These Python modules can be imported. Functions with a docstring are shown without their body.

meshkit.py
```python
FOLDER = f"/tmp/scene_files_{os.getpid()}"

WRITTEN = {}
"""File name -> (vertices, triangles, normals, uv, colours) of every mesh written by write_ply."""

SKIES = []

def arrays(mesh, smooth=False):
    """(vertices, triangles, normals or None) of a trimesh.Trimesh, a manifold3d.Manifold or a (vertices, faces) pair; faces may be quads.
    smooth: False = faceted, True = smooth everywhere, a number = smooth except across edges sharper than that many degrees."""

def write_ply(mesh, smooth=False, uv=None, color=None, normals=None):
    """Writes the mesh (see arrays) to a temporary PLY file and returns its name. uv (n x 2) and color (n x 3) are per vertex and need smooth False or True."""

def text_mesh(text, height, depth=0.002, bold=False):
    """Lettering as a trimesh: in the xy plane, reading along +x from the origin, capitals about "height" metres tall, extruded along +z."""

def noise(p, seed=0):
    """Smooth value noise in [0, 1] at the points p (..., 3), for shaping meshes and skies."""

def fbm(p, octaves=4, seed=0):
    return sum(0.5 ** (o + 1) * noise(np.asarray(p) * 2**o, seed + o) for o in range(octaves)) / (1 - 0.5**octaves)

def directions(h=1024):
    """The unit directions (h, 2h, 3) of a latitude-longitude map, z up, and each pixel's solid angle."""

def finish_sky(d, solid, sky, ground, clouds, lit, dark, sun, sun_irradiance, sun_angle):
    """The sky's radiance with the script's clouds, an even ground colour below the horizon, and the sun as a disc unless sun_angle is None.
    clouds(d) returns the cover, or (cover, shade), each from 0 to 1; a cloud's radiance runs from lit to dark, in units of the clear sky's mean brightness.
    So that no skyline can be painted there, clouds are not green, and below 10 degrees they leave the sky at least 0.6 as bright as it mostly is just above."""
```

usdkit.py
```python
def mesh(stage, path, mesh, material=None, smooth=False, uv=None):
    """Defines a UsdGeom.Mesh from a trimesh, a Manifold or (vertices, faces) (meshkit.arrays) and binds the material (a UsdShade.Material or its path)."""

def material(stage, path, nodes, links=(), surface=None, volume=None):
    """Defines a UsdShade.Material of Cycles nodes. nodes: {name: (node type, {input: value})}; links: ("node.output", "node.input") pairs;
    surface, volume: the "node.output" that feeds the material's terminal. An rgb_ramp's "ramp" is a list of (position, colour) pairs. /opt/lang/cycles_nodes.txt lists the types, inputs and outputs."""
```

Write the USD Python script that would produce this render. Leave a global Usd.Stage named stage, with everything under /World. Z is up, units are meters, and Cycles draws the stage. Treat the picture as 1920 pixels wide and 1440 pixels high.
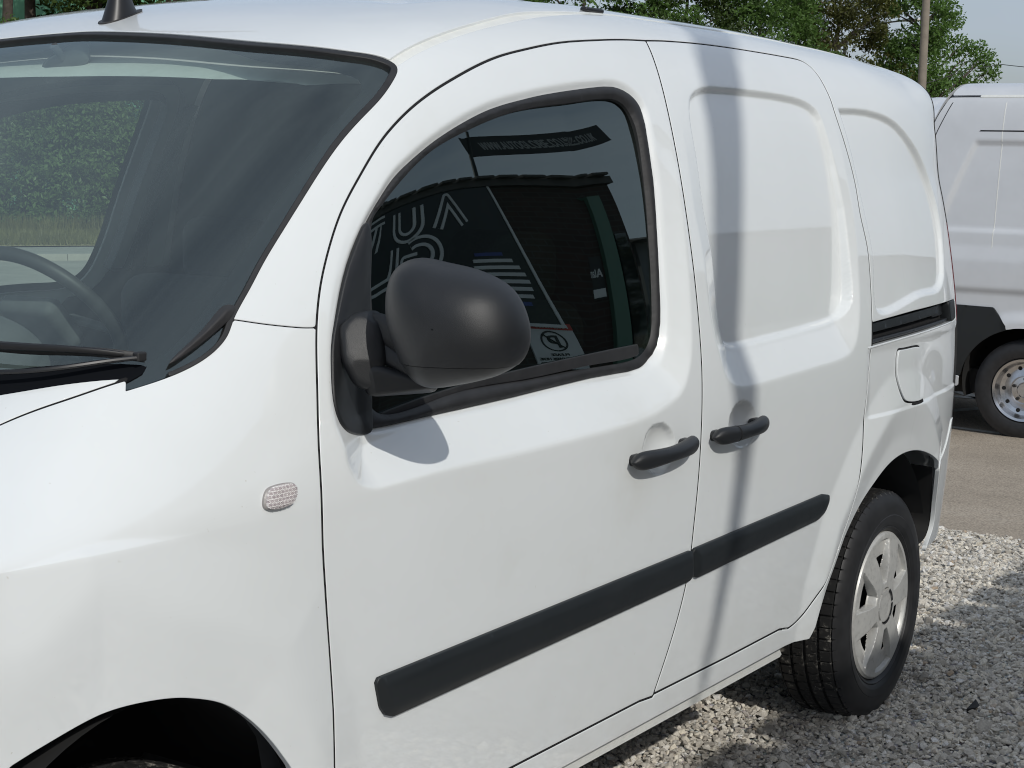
import math
import numpy as np
import trimesh
import shapely
from shapely.geometry import Polygon, LineString, Point, MultiPolygon, box as sbox
from shapely.ops import unary_union
from shapely.geometry.polygon import orient
from scipy.interpolate import PchipInterpolator, CubicSpline
from scipy.spatial import Delaunay, ConvexHull
from pxr import Usd, UsdGeom, UsdLux, UsdShade, Sdf, Gf, Vt
import manifold3d
import usdkit, meshkit

stage = Usd.Stage.CreateInMemory()
UsdGeom.SetStageUpAxis(stage, "Z")
UsdGeom.SetStageMetersPerUnit(stage, 1.0)
UsdGeom.Xform.Define(stage, "/World")
UsdGeom.Scope.Define(stage, "/World/Looks")
rng = np.random.default_rng(7)

# ------------------------------------------------------------------ camera, sky, sun
F_PX, CAM, YAW, PITCH, ROLL = 3244.434, (-1.66338, -2.496576, 1.492668), 0.577752, 0.131358, 0.01776
EXPOSURE = -0.56
SUN_TO = np.array([-0.65, -1.18, 1.0]); SUN_TO /= np.linalg.norm(SUN_TO)
SUN_EL = math.asin(SUN_TO[2]); SUN_ROT = math.atan2(SUN_TO[0], SUN_TO[1])


def set_camera():
    fw = np.array([math.cos(YAW) * math.cos(PITCH), math.sin(YAW) * math.cos(PITCH), -math.sin(PITCH)])
    r = np.array([math.sin(YAW), -math.cos(YAW), 0.0]); u = np.cross(r, fw)
    c, s = math.cos(ROLL), math.sin(ROLL)
    r, u = c * r + s * u, -s * r + c * u
    cam = UsdGeom.Camera.Define(stage, "/World/camera")
    m = Gf.Matrix4d(*r, 0, *u, 0, *(-fw), 0, *CAM, 1)
    cam.AddTransformOp().Set(m)
    cam.CreateHorizontalApertureAttr(36.0)
    cam.CreateVerticalApertureAttr(27.0)
    cam.CreateFocalLengthAttr(36.0 * F_PX / 1920.0)
    cam.CreateClippingRangeAttr(Gf.Vec2f(0.05, 3000))
    cam.CreateExposureAttr(EXPOSURE)


set_camera()

usdkit.material(stage, "/World/Looks/sky_look", {
    "tc": ("texture_coordinate", {}),
    "sky": ("sky_texture", {"sky_type": "single_scattering", "sun_disc": False, "sun_elevation": SUN_EL, "sun_rotation": SUN_ROT,
                            "altitude": 60.0, "air_density": 1.0, "aerosol_density": 2.2, "ozone_density": 1.0}),
    "map": ("mapping", {"scale": (1.0, 1.0, 3.0)}),
    "cl": ("noise_texture", {"scale": 2.1, "detail": 5.0, "roughness": 0.55}),
    "rmp": ("rgb_ramp", {"ramp": [(0.38, (0.50, 0.50, 0.50)), (0.66, (0.92, 0.92, 0.92))]}),
    "hz": ("color", {"value": (4.35, 5.0, 5.95)}),
    "mx": ("mix_color", {"use_clamp": False}),
    "bg": ("background_shader", {"strength": 0.15}),
}, [("tc.generated", "map.vector"), ("map.vector", "cl.vector"), ("cl.fac", "rmp.fac"), ("rmp.color", "mx.fac"),
    ("sky.color", "mx.a"), ("hz.color", "mx.b"), ("mx.result", "bg.color")], surface="bg.background")
dome = UsdLux.DomeLight.Define(stage, "/World/sky")
UsdShade.MaterialBindingAPI.Apply(dome.GetPrim()).Bind(UsdShade.Material.Get(stage, "/World/Looks/sky_look"))
dome.GetPrim().SetCustomDataByKey("kind", "structure")

sun = UsdLux.DistantLight.Define(stage, "/World/sun")
sun.CreateIntensityAttr(0.85); sun.CreateAngleAttr(0.53); sun.CreateNormalizeAttr(True)
sun.CreateColorAttr(Gf.Vec3f(1.0, 0.975, 0.92))
zz = SUN_TO; xx = np.cross([0, 0, 1.0], zz); xx /= np.linalg.norm(xx); yy = np.cross(zz, xx)
sun.AddTransformOp().Set(Gf.Matrix4d(*xx, 0, *yy, 0, *zz, 0, 0, 0, 0, 1))

# ------------------------------------------------------------------ scene-tree helpers
USED = {}


def numbered(parent, name):
    key = f"{parent}/{name}"; n = USED.get(key, 0); USED[key] = n + 1
    return key if n == 0 else f"{key}_{n:03d}"


def path_of(parent):
    return "/World" if parent is None else (parent if isinstance(parent, str) else str(parent.GetPath()))


def tag(p, label=None, cat=None, group=None, kind=None):
    prim = p.GetPrim() if hasattr(p, "GetPrim") else p
    for k, v in (("label", label), ("category", cat), ("group", group), ("kind", kind)):
        if v:
            prim.SetCustomDataByKey(k, v)
    return prim


def thing(name, label, cat, loc=(0, 0, 0), rotz=0.0, group=None):
    x = UsdGeom.Xform.Define(stage, numbered("/World", name))
    x.AddTranslateOp().Set(Gf.Vec3d(*loc))
    if rotz:
        x.AddRotateZOp().Set(float(rotz))
    return tag(x, label, cat, group)


def part(parent, name, mesh, m, smooth=30, label=None):
    p = usdkit.mesh(stage, numbered(path_of(parent), name), mesh, "/World/Looks/" + m, smooth=smooth).GetPrim()
    if label:
        p.SetCustomDataByKey("label", label)
    return p


def struct(name, mesh, m, smooth=30, kind="structure"):
    p = part(None, name, mesh, m, smooth); p.SetCustomDataByKey("kind", kind)
    return p


# ------------------------------------------------------------------ materials
def mat(name, nodes, links=(), surface="p.BSDF", **k):
    usdkit.material(stage, "/World/Looks/" + name, nodes, links, surface=surface, **k)


def plain(name, color, rough=0.5, metallic=0.0, coat=0.0, spec=0.5, var=0.0, scale=20.0, bump=0.0, bscale=300.0, rvar=0.0):
    n = {"p": ("principled_bsdf", {"base_color": color, "roughness": rough, "metallic": metallic, "coat_weight": coat, "specular_ior_level": spec})}
    l = []
    if var or bump or rvar:
        n["g"] = ("geometry", {})
    if var or rvar:
        n["n"] = ("noise_texture", {"scale": scale, "detail": 5.0, "roughness": 0.65})
        l += [("g.position", "n.vector")]
    if var:
        n["r"] = ("rgb_ramp", {"ramp": [(0.3, tuple(c * (1 - var) for c in color)), (0.7, tuple(min(1, c * (1 + var)) for c in color))]})
        l += [("n.fac", "r.fac"), ("r.color", "p.base_color")]
    if rvar:
        n["mr"] = ("map_range", {"from_min": 0.3, "from_max": 0.7, "to_min": max(0.02, rough - rvar), "to_max": rough + rvar})
        l += [("n.fac", "mr.value"), ("mr.result", "p.roughness")]
    if bump:
        n["bn"] = ("noise_texture", {"scale": bscale, "detail": 3.0})
        n["b"] = ("bump", {"strength": 0.5, "distance": bump})
        l += [("g.position", "bn.vector"), ("bn.fac", "b.height"), ("b.normal", "p.normal")]
    mat(name, n, l)


# white vehicle paint: clear-coated, with faint road film and a few specks
mat("white_paint", {
    "g": ("geometry", {}),
    "n": ("noise_texture", {"scale": 3.0, "detail": 6.0, "roughness": 0.62}),
    "r": ("rgb_ramp", {"ramp": [(0.35, (0.775, 0.80, 0.80)), (0.62, (0.755, 0.78, 0.775)), (0.8, (0.71, 0.725, 0.705))]}),
    "v": ("noise_texture", {"scale": 140.0, "detail": 2.0}),
    "vr": ("rgb_ramp", {"ramp": [(0.0, (1, 1, 1)), (0.76, (1, 1, 1)), (0.80, (0.86, 0.84, 0.80))]}),
    "mm": ("mix_color", {"blend_type": "multiply", "fac": 1.0}),
    "sp": ("separate_xyz", {}),
    "lo": ("map_range", {"from_min": 0.34, "from_max": 0.60, "to_min": 0.22, "to_max": 0.0, "clamp": True}),
    "n2": ("noise_texture", {"scale": 9.0, "detail": 6.0, "roughness": 0.7}),
    "n2r": ("rgb_ramp", {"ramp": [(0.4, (0, 0, 0)), (0.75, (1, 1, 1))]}),
    "lm": ("math", {"math_type": "multiply"}),
    "md": ("mix_color", {"b": (0.50, 0.47, 0.42)}),
    "w": ("noise_texture", {"scale": 1.6, "detail": 1.0}),
    "b": ("bump", {"strength": 0.07, "distance": 0.006}),
    "p": ("principled_bsdf", {"roughness": 0.42, "specular_ior_level": 0.35, "coat_weight": 1.0, "coat_roughness": 0.025, "coat_ior": 1.68}),
}, [("g.position", "n.vector"), ("n.fac", "r.fac"), ("g.position", "v.vector"), ("v.fac", "vr.fac"), ("r.color", "mm.a"), ("vr.color", "mm.b"),
    ("g.position", "sp.vector"), ("sp.z", "lo.value"), ("g.position", "n2.vector"), ("n2.fac", "n2r.fac"), ("n2r.color", "lm.value1"), ("lo.result", "lm.value2"),
    ("lm.value", "md.fac"), ("mm.result", "md.a"), ("md.result", "p.base_color"),
    ("g.position", "w.vector"), ("w.fac", "b.height"), ("b.normal", "p.coat_normal")])
plain("aged_white_paint", (0.59, 0.61, 0.635), 0.35, coat=0.6, var=0.05, scale=2.5)
plain("seam_white", (0.70, 0.71, 0.68), 0.5, var=0.06, scale=40)
plain("black_rubber", (0.018, 0.018, 0.019), 0.55, var=0.3, scale=30, bump=0.0005, bscale=900)
plain("black_plastic", (0.012, 0.013, 0.0145), 0.42, bump=0.0007, bscale=1400, var=0.15, scale=12)
plain("strip_plastic", (0.0095, 0.012, 0.0135), 0.50, bump=0.0004, bscale=1600, var=0.12, scale=10, rvar=0.08)
plain("faded_plastic", (0.028, 0.027, 0.028), 0.55, var=0.2, scale=25, bump=0.0005, bscale=900)
plain("dark_void", (0.006, 0.006, 0.007), 0.9)
plain("underbody_black", (0.012, 0.012, 0.012), 0.8)
plain("frit_black", (0.006, 0.007, 0.009), 0.9, spec=0.05)
plain("headliner_cloth", (0.50, 0.51, 0.49), 0.95, var=0.05)
plain("pillar_trim_grey", (0.42, 0.44, 0.43), 0.8)
plain("cabin_grey", (0.085, 0.09, 0.092), 0.75, var=0.15, bump=0.0006, bscale=600)
plain("cabin_dark", (0.060, 0.064, 0.068), 0.85, var=0.1)
plain("seat_cloth", (0.03, 0.03, 0.034), 0.95, var=0.3, scale=200)
plain("belt_web", (0.02, 0.02, 0.024), 0.8)
plain("wheel_leather", (0.04, 0.041, 0.043), 0.5, bump=0.0004, bscale=500)
plain("mirror_silver", (0.85, 0.85, 0.86), 0.03, metallic=1.0)
plain("hubcap_silver", (0.50, 0.495, 0.47), 0.40, metallic=0.25, var=0.10, scale=60, rvar=0.12)
plain("steel_dark", (0.03, 0.028, 0.026), 0.6, metallic=0.3, var=0.4, scale=30)
plain("rusty_steel", (0.16, 0.09, 0.045), 0.8, var=0.5, scale=60)
plain("chrome_rim", (0.62, 0.62, 0.63), 0.22, metallic=1.0, var=0.1)
plain("lamp_rim", (0.30, 0.28, 0.27), 0.4, coat=0.5)
mat("repeater_lens", {"g": ("geometry", {}), "mp": ("mapping", {"rotation": (math.pi / 2, 0, 0)}), "c": ("brick_texture", {"scale": 1.0, "brick_width": .0075, "row_height": .0052, "mortar_size": .0009, "mortar_smooth": .3, "color1": (.40, .35, .36), "color2": (.50, .45, .45), "mortar": (.74, .71, .70)}),
                      "b": ("bump", {"strength": 0.6, "distance": 0.001}), "p": ("principled_bsdf", {"roughness": 0.12, "coat_weight": 1.0})},
    [("g.position", "mp.vector"), ("mp.vector", "c.vector"), ("c.color", "p.base_color"), ("c.fac", "b.height"), ("b.normal", "p.normal")])
plain("tail_red", (0.12, 0.006, 0.012), 0.15, coat=1.0)
plain("antenna_black", (0.010, 0.010, 0.011), 0.40)
mat("tyre_rubber", {
    "g": ("geometry", {}), "n": ("noise_texture", {"scale": 55.0, "detail": 6.0, "roughness": 0.7}),
    "r": ("rgb_ramp", {"ramp": [(0.0, (0.012, 0.012, 0.012)), (0.54, (0.018, 0.018, 0.018)), (0.60, (0.10, 0.095, 0.085)), (0.68, (0.36, 0.34, 0.30))]}),
    "n2": ("noise_texture", {"scale": 14.0, "detail": 3.0}), "r2": ("rgb_ramp", {"ramp": [(0.40, (0, 0, 0)), (0.52, (1, 1, 1))]}),
    "m": ("mix_color", {"a": (0.016, 0.016, 0.016)}),
    "p": ("principled_bsdf", {"roughness": 0.55, "specular_ior_level": 0.45})},
    [("g.position", "n.vector"), ("n.fac", "r.fac"), ("g.position", "n2.vector"), ("n2.fac", "r2.fac"), ("r2.color", "m.fac"), ("r.color", "m.b"), ("m.result", "p.base_color")])
plain("tyre_wall", (0.017, 0.017, 0.018), 0.5, var=0.35, scale=22)


def pane(name, tint, f0=0.08, film=0.0):
    """Window glass: coloured see-through mixed with a mirror that strengthens towards grazing view; film adds a thin dusty layer."""
    n = {"lw": ("layer_weight", {"blend": 0.5}), "pw": ("math", {"math_type": "power", "value2": 5.0}), "ma": ("math", {"math_type": "multiply_add", "value2": 1.0 - f0, "value3": f0}),
         "t": ("transparent_bsdf", {"color": tint}), "g": ("glossy_bsdf", {"color": (0.88, 1.0, 0.96), "roughness": 0.0}), "m": ("mix_closure", {})}
    l = [("lw.facing", "pw.value1"), ("pw.value", "ma.value1"), ("ma.value", "m.fac"), ("t.BSDF", "m.closure1"), ("g.BSDF", "m.closure2")]
    out = "m.closure"
    if film:
        n["d"] = ("diffuse_bsdf", {"color": (0.75, 0.77, 0.78)}); n["dm"] = ("mix_closure", {"fac": film})
        l += [("m.closure", "dm.closure1"), ("d.BSDF", "dm.closure2")]
        out = "dm.closure"
    mat(name, n, l, surface=out)


pane("windscreen_glass", (0.85, 0.96, 0.91), 0.14, film=0.007)
pane("far_glass", (0.88, 0.96, 0.92), 0.05)
pane("door_glass", (0.20, 0.28, 0.25), 0.145)
mat("lamp_lens", {"p": ("principled_bsdf", {"base_color": (0.80, 0.76, 0.76), "roughness": 0.12, "transmission_weight": 0.35, "coat_weight": 1.0})})

# ------------------------------------------------------------------ body shells: a surface point for (x along the vehicle, u up the side and over the roof)
def smst(a, b, v):
    t = np.clip((v - a) / (b - a), 0, 1)
    return t * t * (3 - 2 * t)


class Shell:
    def __init__(self, sec, H, PL, zb, boxy=None, tuck=None):
        sec = np.array(sec, float)
        d = np.r_[0, np.cumsum(np.hypot(*np.diff(sec, axis=0).T))]
        self.sy = CubicSpline(d, sec[:, 0], bc_type=((2, 0), (2, 0))); self.sz = CubicSpline(d, sec[:, 1], bc_type=((2, 0), (1, 0)))
        self.umax, self.hb, self.zb = d[-1], sec[-1, 1], zb
        self.H, self.PL, self.boxy, self.tuck = H, PL, boxy, tuck

    def base(self, x, u):
        x, u = np.broadcast_arrays(np.asarray(x, float), np.asarray(u, float))
        far = u > self.umax
        uu = np.where(far, 2 * self.umax - u, u)
        z = self.sz(uu)
        xp = x if self.tuck is None else self.tuck(x, z)
        y = self.sy(uu) * self.PL(xp)
        if self.boxy is not None:
            y = y * self.boxy(x, z)
        k = (self.H(x) - self.zb) / (self.hb - self.zb)
        z = np.where(z > self.zb, self.zb + (z - self.zb) * k, z)
        return np.stack([x, np.where(far, y, -y), z], -1)

    def normal(self, x, u, e=2e-3):
        n = np.cross(self.base(x + e, u) - self.base(x - e, u), self.base(x, u + e) - self.base(x, u - e))
        n /= np.linalg.norm(n, axis=-1, keepdims=True) + 1e-12
        return n

    def at(self, x, u, off=0.0):
        """Surface point moved outwards by off."""
        n = self.normal(x, u)
        return self.base(x, u) + self.sign * n * np.asarray(off)[..., None]

    sign = 1.0


def pchip(x, y):
    return PchipInterpolator(x, y)


VAN = Shell([(.835, .17), (.862, .27), (.885, .42), (.903, .60), (.914, .80), (.9155, .97), (.908, 1.08), (.890, 1.20), (.862, 1.34), (.826, 1.48), (.784, 1.60),
             (.738, 1.69), (.680, 1.755), (.590, 1.800), (.450, 1.828), (.25, 1.843), (0, 1.848)],
            pchip([-.92, -.86, -.78, -.6, -.4, -.26, .0, .3, .62, .80, 1.0, 1.3, 1.7, 2.2, 2.7, 3.0, 3.2, 3.27, 3.36],
                  [.60, .80, .90, .985, 1.045, 1.09, 1.27, 1.475, 1.685, 1.755, 1.795, 1.830, 1.846, 1.846, 1.832, 1.816, 1.800, 1.79, 1.76]),
            pchip([-.92, -.86, -.75, -.6, -.4, -.2, .0, .25, .6, 2.3, 2.7, 3.0, 3.15, 3.22, 3.28, 3.32, 3.34, 3.36],
                  [.40, .62, .78, .865, .925, .96, .985, .998, 1.0, 1.0, .995, .975, .950, .930, .89, .82, .70, .66]),
            .98, boxy=lambda x, z: 1 + .07 * smst(2.2, 3.2, x) * smst(1.45, 1.75, z) + .055 * smst(3.0, 3.25, x) * smst(1.62, 1.78, z),
            tuck=lambda x, z: np.where(x > 2.7, x + .010 * (1 - smst(1.0, 1.5, z)), x))
_n = VAN.normal(np.array(1.5), np.array(.6)); VAN.sign = 1.0 if _n[1] < 0 else -1.0
UM = VAN.umax


def crom(pts, step=0.006):
    """A smooth curve through the points (Catmull-Rom), sampled evenly."""
    p = np.asarray(pts, float)
    if len(p) < 3:
        ext = p
    d = np.r_[0, np.cumsum(np.maximum(1e-9, np.linalg.norm(np.diff(p, axis=0), axis=1) ** 0.5))]
    c = CubicSpline(d, p, bc_type="natural") if len(p) > 2 else None
    t = np.linspace(0, d[-1], max(8, int(len(p) * 12)))
    q = c(t) if c is not None else p
    L = np.r_[0, np.cumsum(np.linalg.norm(np.diff(q, axis=0), axis=1))]
    s = np.linspace(0, L[-1], max(2, int(L[-1] / step)))
    return np.stack([np.interp(s, L, q[:, k]) for k in range(2)], 1)


def closed(pts, step=0.006):
    p = np.asarray(pts, float)
    d = np.r_[0, np.cumsum(np.linalg.norm(np.diff(np.vstack([p, p[:1]]), axis=0), axis=1) ** 0.5)]
    c = CubicSpline(d, np.vstack([p, p[:1]]), bc_type="periodic")
    q = c(np.linspace(0, d[-1], len(p) * 14))
    return Polygon(q).buffer(0)


def sdist(poly, pts, reach=0.3):
    """Distance to the outline, positive inside; computed near the polygon only."""
    x0, y0, x1, y1 = poly.bounds
    out = np.full(len(pts), -reach)
    near = (pts[:, 0] > x0 - reach) & (pts[:, 0] < x1 + reach) & (pts[:, 1] > y0 - reach) & (pts[:, 1] < y1 + reach)
    if near.any():
        g = shapely.points(pts[near])
        line = poly.boundary.simplify(0.0008)
        d = shapely.distance(g, line)
        ins = shapely.contains_xy(poly, pts[near, 0], pts[near, 1])
        out[near] = np.where(ins, d, -np.minimum(d, reach))
    return out


def soft(d, w, k=0.0035):
    """Straight ramp from 0 (d = 0) to 1 (d = w) with small rounded ends."""
    sp = lambda t: np.where(t > 30 * k, t, k * np.log1p(np.exp(np.clip(t / k, -60, 60))))
    return (sp(d) - sp(d - w)) / w


def polys(g):
    return [p for p in getattr(g, "geoms", [g]) if p.geom_type == "Polygon" and p.area > 1e-5]


def skin(shell, poly, h=0.02, disp=None, r=0.0016, depth=0.012, rim=True, mirror=False):
    """A pressed panel: the part of the shell inside poly (x, u), moved out by disp, its edges rolled in by r and turned inwards by depth."""
    V, Fc, n0 = [], [], 0
    for pg in polys(poly.buffer(-r, join_style="mitre") if rim else poly):
        pg = orient(pg)
        loops, bpts = [], []
        for ring in [pg.exterior, *pg.interiors]:
            L = ring.length; k = max(12, int(L / min(h * 0.8, 0.02)))
            q = np.array([ring.interpolate(t).coords[0] for t in np.arange(k) * L / k])
            loops.append(q)
        rp = Polygon(loops[0], [l for l in loops[1:] if len(l) > 2])
        if not rp.is_valid:
            rp = rp.buffer(0)
        x0, y0, x1, y1 = pg.bounds
        gx, gy = np.meshgrid(np.arange(x0, x1, h), np.arange(y0, y1, h * 0.9)); gx[1::2] += h / 2
        gp = np.stack([gx.ravel(), gy.ravel()], 1)
        core = rp.buffer(-0.55 * h)
        gp = gp[shapely.contains_xy(core, gp[:, 0], gp[:, 1])] if not core.is_empty else gp[:0]
        b = np.vstack(loops)
        pts = np.vstack([b, gp])
        tri = Delaunay(pts + rng.normal(0, 1e-7, pts.shape)).simplices
        cen = pts[tri].mean(1)
        tri = tri[shapely.contains_xy(rp, cen[:, 0], cen[:, 1])]
        a = pts[tri]
        flip = np.cross(a[:, 1] - a[:, 0], a[:, 2] - a[:, 0]) < 0
        tri[flip] = tri[flip][:, ::-1]
        d = disp(pts) if callable(disp) else np.full(len(pts), 0.0 if disp is None else disp)
        v = [shell.at(pts[:, 0], pts[:, 1], d)]
        f = [tri]
        if rim:
            s, base = 0, len(pts)
            for q in loops:
                k = len(q)
                t = np.roll(q, -1, 0) - np.roll(q, 1, 0); t /= np.linalg.norm(t, axis=1, keepdims=True) + 1e-12
                nn = np.stack([t[:, 1], -t[:, 0]], 1)
                prev = np.arange(s, s + k)
                for e, o in ((.55 * r, .16 * r), (.9 * r, .55 * r), (r, r), (r, depth)):
                    qq = q + nn * e
                    v.append(shell.at(qq[:, 0], qq[:, 1], d[s:s + k] - o))
                    cur = np.arange(base, base + k); base += k
                    p2, c2 = np.roll(prev, -1), np.roll(cur, -1)
                    f.append(np.vstack([np.stack([prev, cur, c2], 1), np.stack([prev, c2, p2], 1)]))
                    prev = cur
                s += k
        v = np.vstack(v); f = np.vstack(f)
        V.append(v); Fc.append(f + n0); n0 += len(v)
    v, f = np.vstack(V), np.vstack(Fc)
    # outward winding (u runs up the side, x to the rear)
    if shell.sign < 0:
        f = f[:, ::-1]
    if mirror:
        v = v * [1, -1, 1]; f = f[:, ::-1]
    return v, f




# ------------------------------------------------------------------ solid helpers
def rbox(size, r=0.01, seg=3, center=(0, 0, 0)):
    """A box with rounded edges: hull of small spheres."""
    s = np.array(size) / 2 - r
    sp = trimesh.creation.icosphere(subdivisions=seg - 1, radius=r).vertices
    pts = np.vstack([sp + s * np.array(c) for c in np.array(np.meshgrid([-1, 1], [-1, 1], [-1, 1])).reshape(3, -1).T])
    m = trimesh.convex.convex_hull(pts); m.apply_translation(center)
    return m


def bx(lo, hi):
    lo, hi = np.array(lo, float), np.array(hi, float)
    m = trimesh.creation.box(hi - lo); m.apply_translation((lo + hi) / 2)
    return m


def sweep(points, radii, sides=10, caps=True):
    """A round tube along a polyline with a radius at each point (or (n, 2) radii: sideways and up)."""
    p = np.asarray(points, float); n = len(p)
    R = np.broadcast_to(np.asarray(radii, float).reshape(-1, 1) if np.ndim(radii) == 1 else np.asarray(radii, float), (n, 2)) if np.ndim(radii) else np.full((n, 2), float(radii))
    t = np.gradient(p, axis=0); t /= np.linalg.norm(t, axis=1, keepdims=True) + 1e-12
    up = np.array([0, 0, 1.0]) if abs(t[:, 2]).max() < 0.9 else np.array([1.0, 0, 0])
    a = np.cross(t, up); a /= np.linalg.norm(a, axis=1, keepdims=True) + 1e-12
    b = np.cross(a, t)
    g = np.linspace(0, 2 * np.pi, sides, endpoint=False)
    v = p[:, None] + R[:, None, :1] * np.cos(g)[None, :, None] * a[:, None] + R[:, None, 1:] * np.sin(g)[None, :, None] * b[:, None]
    v = v.reshape(-1, 3)
    i, j = np.meshgrid(np.arange(n - 1), np.arange(sides), indexing="ij")
    A, B, C_, D = i * sides + j, i * sides + (j + 1) % sides, (i + 1) * sides + (j + 1) % sides, (i + 1) * sides + j
    f = np.vstack([np.stack([A, C_, B], -1).reshape(-1, 3), np.stack([A, D, C_], -1).reshape(-1, 3)])
    if caps:
        v = np.vstack([v, p[:1], p[-1:]]); c0, c1 = len(v) - 2, len(v) - 1
        k = np.arange(sides); k2 = (k + 1) % sides
        f = np.vstack([f, np.stack([np.full(sides, c0), k, k2], 1), np.stack([np.full(sides, c1), (n - 1) * sides + k2, (n - 1) * sides + k], 1)])
    m = trimesh.Trimesh(v, f, process=False)
    if m.volume < 0:
        m.invert()
    return m


def lathe_y(profile, n=96):
    """profile: (radius, y) pairs, turned about the y axis."""
    pr = np.asarray(profile, float); k = len(pr)
    a = np.linspace(0, 2 * np.pi, n, endpoint=False)
    v = np.stack([pr[None, :, 0] * np.cos(a)[:, None], np.broadcast_to(pr[:, 1], (n, k)), pr[None, :, 0] * np.sin(a)[:, None]], -1).reshape(-1, 3)
    i, j = np.meshgrid(np.arange(n), np.arange(k - 1), indexing="ij")
    A, B, C_, D = i * k + j, i * k + j + 1, ((i + 1) % n) * k + j + 1, ((i + 1) % n) * k + j
    f = np.vstack([np.stack([A, B, C_], -1).reshape(-1, 3), np.stack([A, C_, D], -1).reshape(-1, 3)])
    return trimesh.Trimesh(v, f, process=False)


def cat(ms):
    return trimesh.util.concatenate([m if isinstance(m, trimesh.Trimesh) else trimesh.Trimesh(*m, process=False) for m in ms])


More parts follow.
